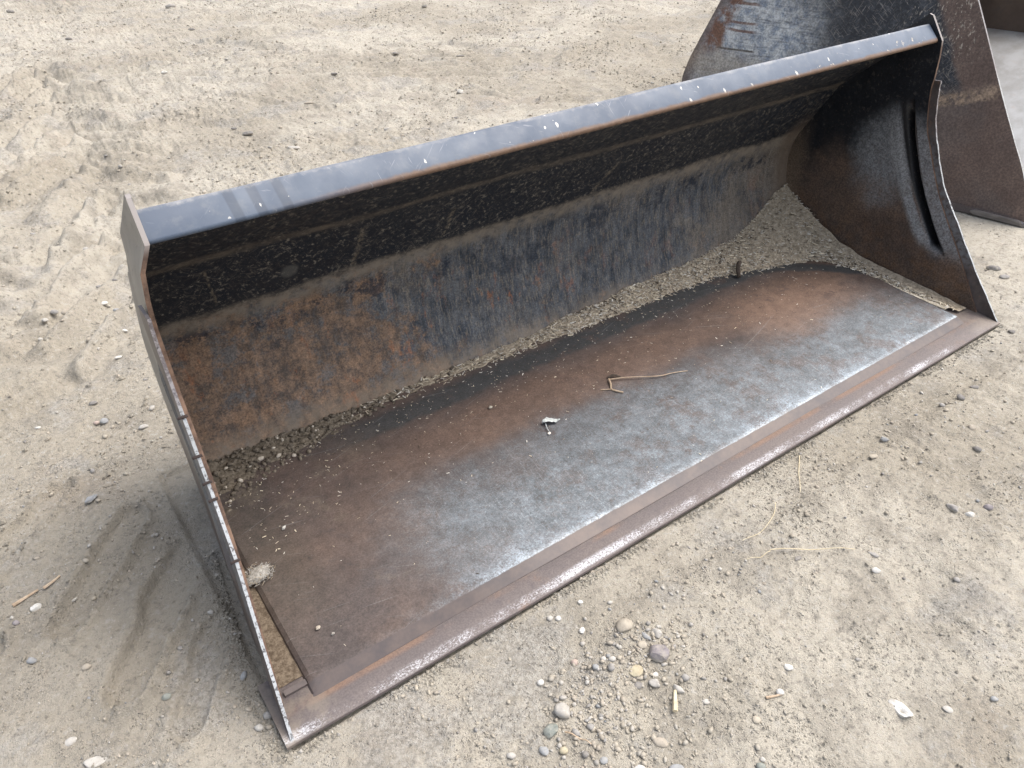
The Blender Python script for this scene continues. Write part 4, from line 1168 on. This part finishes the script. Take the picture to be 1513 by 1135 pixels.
for i, (sx, sy, l, w, ang, tone, rd, lab) in enumerate(STONES):
    h = w * (0.75 if rd else 0.70)
    if "buried" in lab or "sunk" in lab: h *= 0.55
    if "flat" in lab or "slab" in lab: h *= 0.7
    V = stone_verts(l, w, h, rd, 100 + i, IV3 if l > 0.02 else IV2)
    if "hollow in its top" in lab:
        c = np.array([0.004, -0.001]); d = np.hypot((V[:, 0] - c[0]) / 1.6, V[:, 1] - c[1])
        top = V[:, 2] > 0
        V[:, 2] = np.where(top, V[:, 2] - 0.010 * np.exp(-(d / 0.0055) ** 2), V[:, 2])
    o = new_obj("stone" if l > 0.024 else "pebble", V, IF3 if l > 0.02 else IF2, SM[tone], smooth=True, sharp=(0 if rd else 32))
    zg = hz(sx, sy)
    o.location = (sx, sy, max(zg, -0.02) + h * (0.08 if ("buried" in lab or "sunk" in lab) else 0.22))
    o.rotation_euler = (random.uniform(-.12, .12), random.uniform(-.12, .12), ang)
    tag(o, lab, "stone" if l > 0.024 else "pebble", "single stones lying on the sand")

# ------------------------------------------------------------------ gravel: uncountable grit and crumbs
def gravel(name, n, sampler, sizes, base, mats, weights, parent=None, zfun=None, flat=0.7, sink=0.2, smooth=False):
    bv, bf = base
    P = sampler(n)
    n = len(P)
    r = RNG
    nv = len(bv)
    # ten shape variants
    var = np.stack([bv * (1 + 0.28 * r.uniform(-1, 1, (nv, 1))) for _ in range(14)])
    sz = sizes(n, P)
    sc = np.stack([sz * r.uniform(.8, 1.35, n), sz * r.uniform(.65, 1.0, n), sz * flat * r.uniform(.6, 1.1, n)], -1) / 2
    a = r.uniform(0, 2 * np.pi, n); ti = r.uniform(-.5, .5, n)
    V = var[r.integers(0, 14, n)] * sc[:, None, :]
    ct, st = np.cos(ti)[:, None], np.sin(ti)[:, None]
    y, z = V[:, :, 1] * ct - V[:, :, 2] * st, V[:, :, 1] * st + V[:, :, 2] * ct
    ca, sa = np.cos(a)[:, None], np.sin(a)[:, None]
    x = V[:, :, 0]
    W = np.stack([x * ca - y * sa + P[:, 0:1], x * sa + y * ca + P[:, 1:2], z + P[:, 2:3] + (sc[:, 2:3]) * (1 - 2 * sink)], -1)
    F = (bf[None] + (np.arange(n) * nv)[:, None, None]).reshape(-1, 3)
    me = bpy.data.meshes.new(name)
    me.vertices.add(n * nv); me.vertices.foreach_set("co", W.astype(np.float32).ravel())
    me.loops.add(F.size); me.loops.foreach_set("vertex_index", F.astype(np.int32).ravel())
    me.polygons.add(len(F)); me.polygons.foreach_set("loop_start", (np.arange(len(F)) * 3).astype(np.int32))
    for m in mats: me.materials.append(m)
    mi = r.choice(len(mats), size=n, p=np.array(weights) / np.sum(weights))
    me.polygons.foreach_set("material_index", np.repeat(mi, len(bf)).astype(np.int32))
    me.polygons.foreach_set("use_smooth", np.full(len(F), smooth, dtype=bool))
    me.update(calc_edges=True)
    o = bpy.data.objects.new(name, me); COL.objects.link(o)
    if parent: o.parent = parent
    return o

TV = np.array([(1, 1, 1), (-1, -1, 1), (-1, 1, -1), (1, -1, -1)], float) * .75
OV = np.array([(1, 0, 0), (-1, 0, 0), (0, 1, 0), (0, -1, 0), (0, 0, 1), (0, 0, -1)], float)
OF = np.array([(0, 2, 4), (2, 1, 4), (1, 3, 4), (3, 0, 4), (2, 0, 5), (1, 2, 5), (3, 1, 5), (0, 3, 5)])

def outside(P, pad=0.0):
    d1 = box_dist(P[:, 0], P[:, 1], -1.2, 1.2, 0.0, 0.87)
    lx, ly = b2_local(P[:, 0], P[:, 1])
    d2 = box_dist(lx, ly, 0, B2_W, 0, B2_D)
    return (d1 > pad) & (d2 > pad)

def with_z(P):
    z = height(P[:, 0].copy(), P[:, 1].copy())
    return np.column_stack([P, z])

def near_patchy(n):
    P = np.column_stack([RNG.uniform(-2.3, 2.6, n * 4), RNG.uniform(-1.0, 2.0, n * 4)])
    den = 0.15 + 0.85 * sst(0.0, 0.45, fbm(P[:, 0], P[:, 1], 3.0, 3, 501))
    den *= sst(2.2, 0.2, np.hypot(P[:, 0] + 0.6, P[:, 1] * 1.0)) * .8 + .2
    P = P[(RNG.random(len(P)) < den) & outside(P, 0.012)][:n]
    return with_z(P)

def far_patchy(n):
    P = np.column_stack([RNG.uniform(-2.0, 4.5, n * 4), RNG.uniform(0.6, 8.0, n * 4)])
    den = 0.2 + 0.8 * sst(-0.1, 0.4, fbm(P[:, 0], P[:, 1], 1.6, 3, 502))
    P = P[(RNG.random(len(P)) < den) & outside(P, 0.05)][:n]
    return with_z(P)

def clusters(n):
    C = [(-0.60, -0.235, .055), (-0.665, -0.235, .05), (-0.70, -0.225, .045), (-0.74, -0.245, .045), (-0.55, -0.22, .04), (-0.50, -0.235, .035), (-0.79, -0.30, .05), (-0.66, -0.30, .06), (-0.72, -0.33, .06),
         (-0.48, -0.175, .06), (-0.40, -0.165, .05), (-0.30, -0.165, .05), (-0.12, -0.15, .05), (0.05, -0.15, .045), (0.2, -0.15, .05), (0.36, -0.15, .05), (0.5, -0.15, .06), (0.65, -0.13, .07), (0.85, -0.1, .08), (1.05, -0.06, .08),
         (0.6, -0.28, .12), (0.8, -0.3, .15), (-0.98, -0.06, .04), (-0.9, -0.07, .04), (-1.3, 0.62, .06), (-1.28, 0.25, .06), (-1.42, 0.62, .07), (-1.22, .12, .05), (-0.63, -.42, .06), (-.9, -.25, .05)]
    k = RNG.integers(0, len(C), n * 2)
    k = np.where(RNG.random(n * 2) < .45, RNG.integers(0, 9, n * 2), k)
    A = np.array(C)[k]
    P = A[:, :2] + RNG.normal(size=(n * 2, 2)) * A[:, 2:3]
    P = P[outside(P, 0.012)][:n]
    return with_z(P)

GM = [SM['pale'], SM['grey'], SM['tan'], SM['dark'], SM['cream'], SM['bluegrey']]
g = gravel("gravel", 42000, near_patchy, lambda n, P: 0.0024 + 0.0028 * RNG.random(n) ** 3 + 0.004 * (RNG.random(n) < .03), (OV, OF), GM, [4, 2, 5, .35, 4, .5], smooth=True)
tag(g, kind="stuff")
g = gravel("gravel", 1700, clusters, lambda n, P: 0.0035 + 0.0095 * RNG.random(n) ** 3.2, (IV1, IF1), GM, [4, 2.0, 5, .5, 4, .5], smooth=True)
tag(g, kind="stuff")
g = gravel("gravel", 6500, far_patchy, lambda n, P: 0.006 + 0.016 * RNG.random(n) ** 4, (IV1, IF1), [SM['tan'], SM['grey'], SM['pale'], SM['cream'], SM['dark']], [5, 2, 3, 5, .35], sink=.3, smooth=True)
tag(g, kind="stuff")
g = gravel("gravel", 1500, near_patchy, lambda n, P: 0.006 + 0.007 * RNG.random(n) ** 2, (IV1, IF1), GM, [4, 2, 5, .5, 4, .6], smooth=True)
tag(g, kind="stuff")

sand_m = ground.data.materials[0]
g = gravel("sand_crumbs", 60000, near_patchy, lambda n, P: 0.0030 + 0.007 * RNG.random(n) ** 4, (OV, OF), [sand_m, SM['tan']], [9, 1], sink=.35, flat=.8)
tag(g, kind="stuff")
g = gravel("sand_crumbs", 30000, far_patchy, lambda n, P: 0.006 + 0.012 * RNG.random(n) ** 3, (OV, OF), [sand_m, SM['tan']], [9, 1], sink=.35, flat=.8)
tag(g, kind="stuff")

def edge_line(n):
    a = RNG.random(n) < .72
    P = np.column_stack([np.where(a, RNG.uniform(-1.22, 1.22, n), -1.215 - np.abs(RNG.normal(size=n)) * .012), np.where(a, -0.006 - np.abs(RNG.normal(size=n)) * .010, RNG.uniform(-.02, .62, n))])
    ins = np.clip((P[:, 1] - .15) / .55, 0, 1) * .065
    P[:, 0] += np.where(a, 0, ins)
    den = sst(-.25, .25, fbm(P[:, 0] * 2, P[:, 1] * 2, 4.0, 3, 640))
    P = P[RNG.random(n) < den]
    z = height(P[:, 0].copy(), P[:, 1].copy())
    return np.column_stack([P, np.maximum(z, -0.006)])
g = gravel("sand_crumbs", 7000, edge_line, lambda n, P: 0.0030 + 0.008 * RNG.random(n) ** 3.5, (OV, OF), [sand_m, SM['tan'], SM['pale']], [9, 1, .5], sink=.25, flat=.8)
tag(g, kind="stuff")

# ------------------------------------------------------------------ dirt and wood chips heaped inside the bucket
def flat_mat(nm, a, b, sc=90, rough=.9):
    M = Mat(nm, rough=rough, spec=.2)
    n = M.noise(sc, 5, .7)
    return M.fin(M.mix(M.step(n, .35, .66), a, b), height=n, bump=.6, dist=.003)
def mat_heap():
    M = Mat("heap_dirt", rough=.9, spec=.2)
    n = M.noise(90, 5, .7)
    c = M.mix(M.step(n, .35, .66), (.23, .19, .135), (.44, .37, .28))
    earth = M.step(M.add(M.x, M.mul(M.op('SUBTRACT', M.noise(6, 6, .7), .5), .5)), -0.35, -0.75)      # darker earth at the near end, chaff at the far end
    c = M.mix(M.mul(earth, .85), c, M.mix(M.step(n, .35, .66), (.085, .070, .053), (.20, .168, .128)))
    return M.fin(c, height=n, bump=.7, dist=.004)
MDIRT = mat_heap()
MCLOD = flat_mat("clod_dirt", (.09, .075, .058), (.20, .168, .13))
CH = [flat_mat("chip_straw", (.62, .53, .38), (.82, .73, .57)), flat_mat("chip_grey", (.42, .37, .30), (.60, .54, .45)), flat_mat("chip_dark", (.06, .048, .036), (.14, .11, .085)),
      flat_mat("chip_white", (.66, .62, .54), (.80, .76, .68)), flat_mat("chip_tan", (.38, .315, .235), (.52, .44, .34))]

FRONT_Y = [(-1.13, 0.56), (-1.05, 0.62), (-0.97, 0.67), (-0.83, 0.690), (-0.67, 0.720), (-0.48, 0.733), (-0.27, 0.728), (-0.02, 0.722), (0.32, 0.722), (0.60, 0.700), (0.72, 0.680), (0.85, 0.640), (0.95, 0.605), (1.02, 0.585), (1.125, 0.56)]
BACK_Z = [(-1.13, .046), (-0.9, .038), (-0.5, .034), (-0.15, .038), (0.0, .050), (0.15, .052), (0.30, .062), (0.5, .068), (0.63, .072), (0.74, .085), (0.84, .100), (0.93, .125), (1.01, .165), (1.07, .195), (1.125, .215)]
def heap():
    X = np.linspace(-1.128, 1.128, 420); nv = 18
    fy = np.interp(X, *np.array(FRONT_Y).T) + 0.010 * perlin(X * 9, X * 0 + 1, 601) + 0.006 * perlin(X * 31, X * 0 + 2, 602)
    bz = np.interp(X, *np.array(BACK_Z).T) + 0.008 * perlin(X * 8, X * 0 + 3, 603) + 0.006 * perlin(X * 26, X * 0 + 4, 604)
    zl, yl = bl[:, 1], bl[:, 0]
    A = np.zeros((nv, len(X), 3))
    for j, v in enumerate(np.linspace(0, 1, nv)):
        z = 0.0285 + (bz - 0.0285) * v ** 1.25
        z = z + 0.006 * perlin(X * 22, X * 0 + v * 7, 611) * math.sin(math.pi * v) + 0.003 * perlin(X * 60, X * 0 + v * 15, 612) * math.sin(math.pi * v)
        yw = np.interp(z, zl, yl) + 0.002
        A[j, :, 0] = X; A[j, :, 1] = fy + (yw - fy) * v; A[j, :, 2] = z
    return A
HA = heap()
def fillet():
    Y = np.linspace(0.10, 0.80, 150); nv = 12
    wx = np.interp(Y, [0.10, 0.2, 0.3, 0.42, 0.5, 0.56, 0.62, 0.72, 0.8], [0.050, 0.055, 0.055, 0.062, 0.072, 0.10, 0.13, .16, .17])
    wz = np.interp(Y, [0.10, 0.2, 0.3, 0.42, 0.5, 0.58, 0.65, 0.72, 0.8], [0.024, 0.034, 0.043, 0.052, 0.062, 0.085, 0.115, .15, .19])
    wx = wx + 0.006 * perlin(Y * 16, Y * 0, 621); wz = wz + 0.005 * perlin(Y * 20, Y * 0, 622)
    px = 1.188 - (1.188 - 1.126) * np.clip((Y - 0.06) / 0.7, 0, 1) - 0.004
    z0 = np.where(Y < 0.062, .018, .0285)
    A = np.zeros((nv, len(Y), 3))
    for j, v in enumerate(np.linspace(0, 1, nv)):
        A[j, :, 1] = Y
        A[j, :, 0] = px - wx * (1 - v)
        A[j, :, 2] = z0 + (wz - z0) * v ** 1.3 + 0.005 * perlin(Y * 30, Y * 0 + v * 5, 623) * math.sin(math.pi * v)
    return A
HF = fillet()
def gapfill():
    Y = np.linspace(0.11, 0.62, 90); nv = 6
    A = np.zeros((nv, 90, 3))
    pxl = -1.190 + (1.190 - 1.132) * np.clip((Y - 0.06) / 0.8, 0, 1) + 0.006
    for j, v in enumerate(np.linspace(0, 1, nv)):
        A[j, :, 1] = Y; A[j, :, 0] = pxl + (-1.1315 - pxl) * v
        A[j, :, 2] = 0.0215 + 0.009 * sst(.2, .45, Y) * (1 - v) + 0.002 * perlin(Y * 40, Y * 0 + v * 3, 631)
    return A
HG = gapfill()
def join_grids(name, grids, mat, parent=None):
    V, F, o = [], [], 0
    for G in grids:
        n, m = G.shape[:2]
        V.append(G.reshape(-1, 3))
        for i in range(n - 1):
            for j in range(m - 1):
                F.append((o + i * m + j, o + i * m + j + 1, o + (i + 1) * m + j + 1, o + (i + 1) * m + j))
        o += n * m
    return new_obj(name, np.concatenate(V), F, [mat], parent, sharp=0)
tag(join_grids("dirt_heap", [HA, HF], MDIRT), "greyish dirt heaped along the back fold inside the open bucket", kind="stuff")

MGAP = flat_mat("gap_dirt", (.075, .055, .038), (.17, .135, .098), 120)
tag(join_grids("packed_dirt", [HG], MGAP), "brown dirt packed in the gap beside the floor plate", kind="stuff")

def heap_points(n, xlo, xhi, wts=None):
    P = []
    while len(P) < n:
        k = RNG.random(n)
        for _ in range(n):
            if RNG.random() < 0.20 and xhi > 1.0:
                G = HF; j = int(RNG.integers(0, G.shape[0])); i = int(RNG.integers(0, G.shape[1]))
            else:
                G = HA; j = int(min(G.shape[0] - 1, RNG.random() ** .9 * G.shape[0])); i = int(RNG.integers(0, G.shape[1]))
            q = G[j, i]
            if not (xlo <= q[0] <= xhi): continue
            if wts is not None and RNG.random() > wts(q[0]): continue
            P.append(q + RNG.normal(size=3) * np.array([.004, .004, 0.0]))
    P = np.array(P[:n])
    P[:, 1] = np.minimum(P[:, 1], np.interp(P[:, 2], bl[:, 1], bl[:, 0]) - .004)
    return P
BOXV = np.array([(x, y, z) for x in (-1, 1) for y in (-.28, .28) for z in (-.16, .16)], float)
BOXF = np.array([(0, 1, 3), (0, 3, 2), (4, 6, 7), (4, 7, 5), (0, 4, 5), (0, 5, 1), (2, 3, 7), (2, 7, 6), (0, 2, 6), (0, 6, 4), (1, 5, 7), (1, 7, 3)])
wchip = lambda x: float(np.interp(x, [-1.2, -.75, -.45, -.1, .1, .5, .75, 1.2], [0.0, .04, .10, .30, .55, .7, 1, 1]))
c = gravel("wood_chips", 7500, lambda n: heap_points(n, -0.75, 1.13, wchip), lambda n, P: 0.004 + 0.010 * RNG.random(n) ** 2.4, (BOXV, BOXF), CH, [3, 3, 1.6, 1.5, 3], flat=.9, sink=.15)
tag(c, "pale shredded wood chips heaped in the back corner of the open bucket", kind="stuff")
c = gravel("dirt_clods", 650, lambda n: heap_points(n, -1.12, -0.35, lambda x: float(np.interp(x, [-1.12, -.9, -.6, -.35], [1, .8, .25, .1]))), lambda n, P: 0.005 + 0.013 * RNG.random(n) ** 3, (IV1, IF1), [MCLOD, MDIRT, CH[1]], [5, 2, .8], sink=.25, smooth=True)
tag(c, "dark crumbly dirt clods in the near back corner of the open bucket", kind="stuff")

def floor_sprinkle(n):
    m = n * 6
    P = np.column_stack([RNG.uniform(-1.1, 1.05, m), RNG.uniform(0.08, 0.72, m)])
    den = np.exp(-(0.70 - P[:, 1]) / 0.14) + .05
    den = np.where((P[:, 0] < -0.85) & (P[:, 1] > .45), den + .4, den)
    P = P[RNG.random(m) < den][:n]
    return np.column_stack([P, np.full(len(P), .0305) + 0.004 * perlin(P[:, 0] * 2.2, P[:, 1] * 3.0, 301) * sst(0.08, 0.25, P[:, 1])])
c = gravel("wood_crumbs", 900, floor_sprinkle, lambda n, P: 0.0026 + 0.005 * RNG.random(n) ** 3.5, (BOXV, BOXF), CH, [3, 2, 1, 3, 3], flat=1.2, sink=.05)
tag(c, "scattered tiny pale crumbs on the floor of the open bucket", kind="stuff")

# ------------------------------------------------------------------ single bits lying in the bucket and on the sand
def zf(x, y): return 0.0320
tw = empty("dry_twig", (-0.04, 0.44, zf(0, 0)))
tag(tw, "thin dry plant stem with a crooked dark base lying on the bucket floor", "twig")
def rel(P, o): return [(p[0] - o.location.x, p[1] - o.location.y, p[2] - o.location.z) for p in P]
MSTR = flat_mat("dry_straw", (.52, .43, .28), (.66, .57, .40), 40, .6)
MSTEM = flat_mat("dry_stem", (.34, .25, .17), (.48, .38, .28), 60)
MSTD = flat_mat("stem_dark", (.05, .04, .032), (.12, .09, .07), 60)
tube("stem", rel(smooth_line([(-0.052, 0.468, .040), (-0.005, 0.444, .042), (0.072, 0.400, .040), (0.120, .388, .038), (0.166, 0.373, .035)], 5), tw), .0018, MSTEM, tw)
tube("root", rel(smooth_line([(-0.052, 0.470, .040), (-0.060, .452, .038), (-0.072, 0.435, .035), (-0.066, .418, .036), (-.055, .404, .035)], 4), tw), .0032, MSTEM, tw, taper=.2)
tube("knot", rel(smooth_line([(-0.045, 0.480, .037), (-0.030, .474, .042), (-0.014, 0.462, .037)], 4), tw), .0045, MSTD, tw, taper=.5)
tube("rootlet", rel(smooth_line([(-0.098, .450, .034), (-0.085, .440, .036), (-0.070, 0.433, .036)], 4), tw), .002, MSTEM, tw)

lf = empty("dry_leaf", (-0.30, 0.42, zf(0, 0)))
tag(lf, "small curled whitish leaf with a short stalk on the bucket floor", "leaf")
V, F = [], []
for i in range(9):
    t = i / 8.0
    wd = 0.011 * math.sin(math.pi * min(1, t * .93 + .07)) * (1 + .25 * math.sin(t * 21))
    for j in (-1, 0, 1):
        V.append((-0.022 + t * .05, .006 + j * wd - .012 * t, .003 + .007 * abs(j) * (1 - .4 * t) + .004 * math.sin(t * 6)))
for i in range(8):
    for j in range(2):
        a = i * 3 + j
        F.append((a, a + 1, a + 4, a + 3))
MLEAF = flat_mat("leaf_grey", (.40, .43, .42), (.58, .60, .58), 120)
lo = new_obj("blade", V, F, [MLEAF], lf, sharp=0)
sm_ = lo.modifiers.new("thick", 'SOLIDIFY'); sm_.thickness = .0008
tube("stalk", smooth_line([(-0.014, .002, .004), (-.022, -.014, .004), (-.026, -.030, .003)], 4), .0014, MLEAF, lf)
new_obj("bud", stone_verts(.012, .008, .006, True, 5, IV1) + np.array([-.030, -.034, .003]), IF1, [CH[3]], lf)

for (bx, by, l, tone, lab) in [(-0.394, 0.564, .013, 'cream', "small cream pebble on the brown middle of the bucket floor"), (-1.05, 0.152, .009, 'dark', "dark crumb of the pair near the front corner of the bucket floor"),
                               (-1.069, 0.181, .012, 'tan', "tan crumb of the pair near the front corner of the bucket floor"), (-1.022, .473, .014, 'white', "white chip lying alone on the near end of the bucket floor")]:
    o = new_obj("pebble", stone_verts(l, l * (.8 if tone != 'white' else .45), l * .6, False, int(l * 9000), IV2), IF2, SM[tone], sharp=32)
    o.location = (bx, by, .0325 + l * .27 + 0.004 * float(perlin(np.array([bx * 2.2]), np.array([by * 3.0]), 301)[0]) * float(sst(0.08, 0.25, by)))
    o.rotation_euler = (0, 0, .5)
    tag(o, lab, "pebble", "bits lying on the bucket floor")

bolt = tube("bent_stick", smooth_line([(0.752, 0.700, .062), (0.735, 0.690, .066), (0.715, .672, .055), (0.705, .655, .040)], 5), .008, MSTD, taper=.1, k=8)
tag(bolt, "short thick dark stick lying on the wood chips by the back wall", "stick")

# frayed clump of fibre against the near side plate
MFIB = flat_mat("grey_fibre", (.24, .225, .20), (.42, .40, .36), 200)
cl = empty("fibre_clump", (-1.118, 0.375, .031))
tag(cl, "pale grey frayed clump of fibre stuck beside the near side plate", "debris clump")
new_obj("core", stone_verts(.060, .042, .022, False, 44, IV3) + np.array([0, 0, .009]), IF3, [MFIB], cl)
VV, FF = [], []
for k in range(260):
    a = RNG.uniform(0, 2 * np.pi); r0 = .028 * RNG.random() ** .6; L = RNG.uniform(.004, .011)
    b = RNG.uniform(0, 2 * np.pi)
    p0 = np.array([1.3 * r0 * np.cos(a), r0 * np.sin(a), RNG.uniform(.004, .018)])
    p1 = p0 + np.array([L * np.cos(b), L * np.sin(b), RNG.uniform(-.004, .008)])
    s = np.array([-np.sin(b), np.cos(b), 0]) * .0011; up = np.array([0, 0, .0011])
    o_ = len(VV)
    VV += [p0 + s, p0 - s, p0 + up, p1]
    FF += [(o_, o_ + 1, o_ + 3), (o_ + 1, o_ + 2, o_ + 3), (o_ + 2, o_, o_ + 3), (o_, o_ + 2, o_ + 1)]
fr_ = new_obj("fibres", VV, FF, [MFIB, MDIRT, MFIB], cl, midx=np.repeat(RNG.integers(0, 3, 260), 4), smooth=False)
tag(fr_, kind="stuff")

def straw(name, pts, r, label, mat=MSTR, cat="straw", lift=.004):
    P = []
    S = smooth_line(pts, 7)
    z = [hz(x, y) for x, y in S]
    if cat == 'straw':
        tt = np.arange(len(z)); fit_ = np.polyval(np.polyfit(tt, z, 1), tt); z = list(fit_ + np.percentile(np.array(z) - fit_, 85))
    else:
        z = [max(z)] * len(z)
    for i, ((x, y), zz) in enumerate(zip(S, z)):
        P.append((x, y, max(zz, -0.004) + lift + (.003 * math.sin(i * .7) if cat == 'straw' else 0)))
    return tag(tube(name, P, r, mat), label, cat, "dry straws on the sand")
straw("straw", [(0.166, -0.030), (0.113, -0.070), (0.059, -0.116)], .0014, "yellow straw sticking out from under the cutting edge")
straw("straw", [(-0.152, -0.196), (-0.070, -0.251), (0.007, -0.306)], .0012, "longest straight pale straw lying level on the sand", lift=.007)
straw("straw", [(-0.02, -0.105), (-0.055, -.128), (-0.115, -0.147), (-0.184, -0.144)], .0010, "curved straw running down to the gravelly line")
straw("straw", [(-0.152, -0.198), (-.185, -.197), (-0.217, -0.186)], .0009, "short straw meeting the end of the longest straw")
straw("straw", [(-0.79, -0.262), (-0.775, -0.285), (-0.765, -0.305)], .0018, "short pale straw between two stones of the gravel cluster", mat=MSTEM)
straw("stick", [(-0.435, -0.425), (-0.420, -0.432), (-0.405, -0.438)], .003, "little tan stick lying below the elongated pale pebble", mat=MSTEM, cat="stick", lift=.002)
straw("wood_chip", [(-0.595, -0.345), (-0.575, -0.325), (-0.565, -0.315)], .005, "pale upright wood chip below the gravel cluster", mat=MSTR, cat="wood chip", lift=.003)
straw("wood_chip", [(-1.56, 0.608), (-1.535, 0.615), (-1.51, 0.622)], .004, "tan wood chip in the dirt beside the longest lug print", mat=MSTEM, cat="wood chip", lift=.002)
straw("wood_chip", [(-1.50, 0.620), (-1.48, 0.628), (-1.465, 0.636)], .0035, "smaller tan wood chip next to the other chip by the lug print", mat=MSTEM, cat="wood chip", lift=.002)
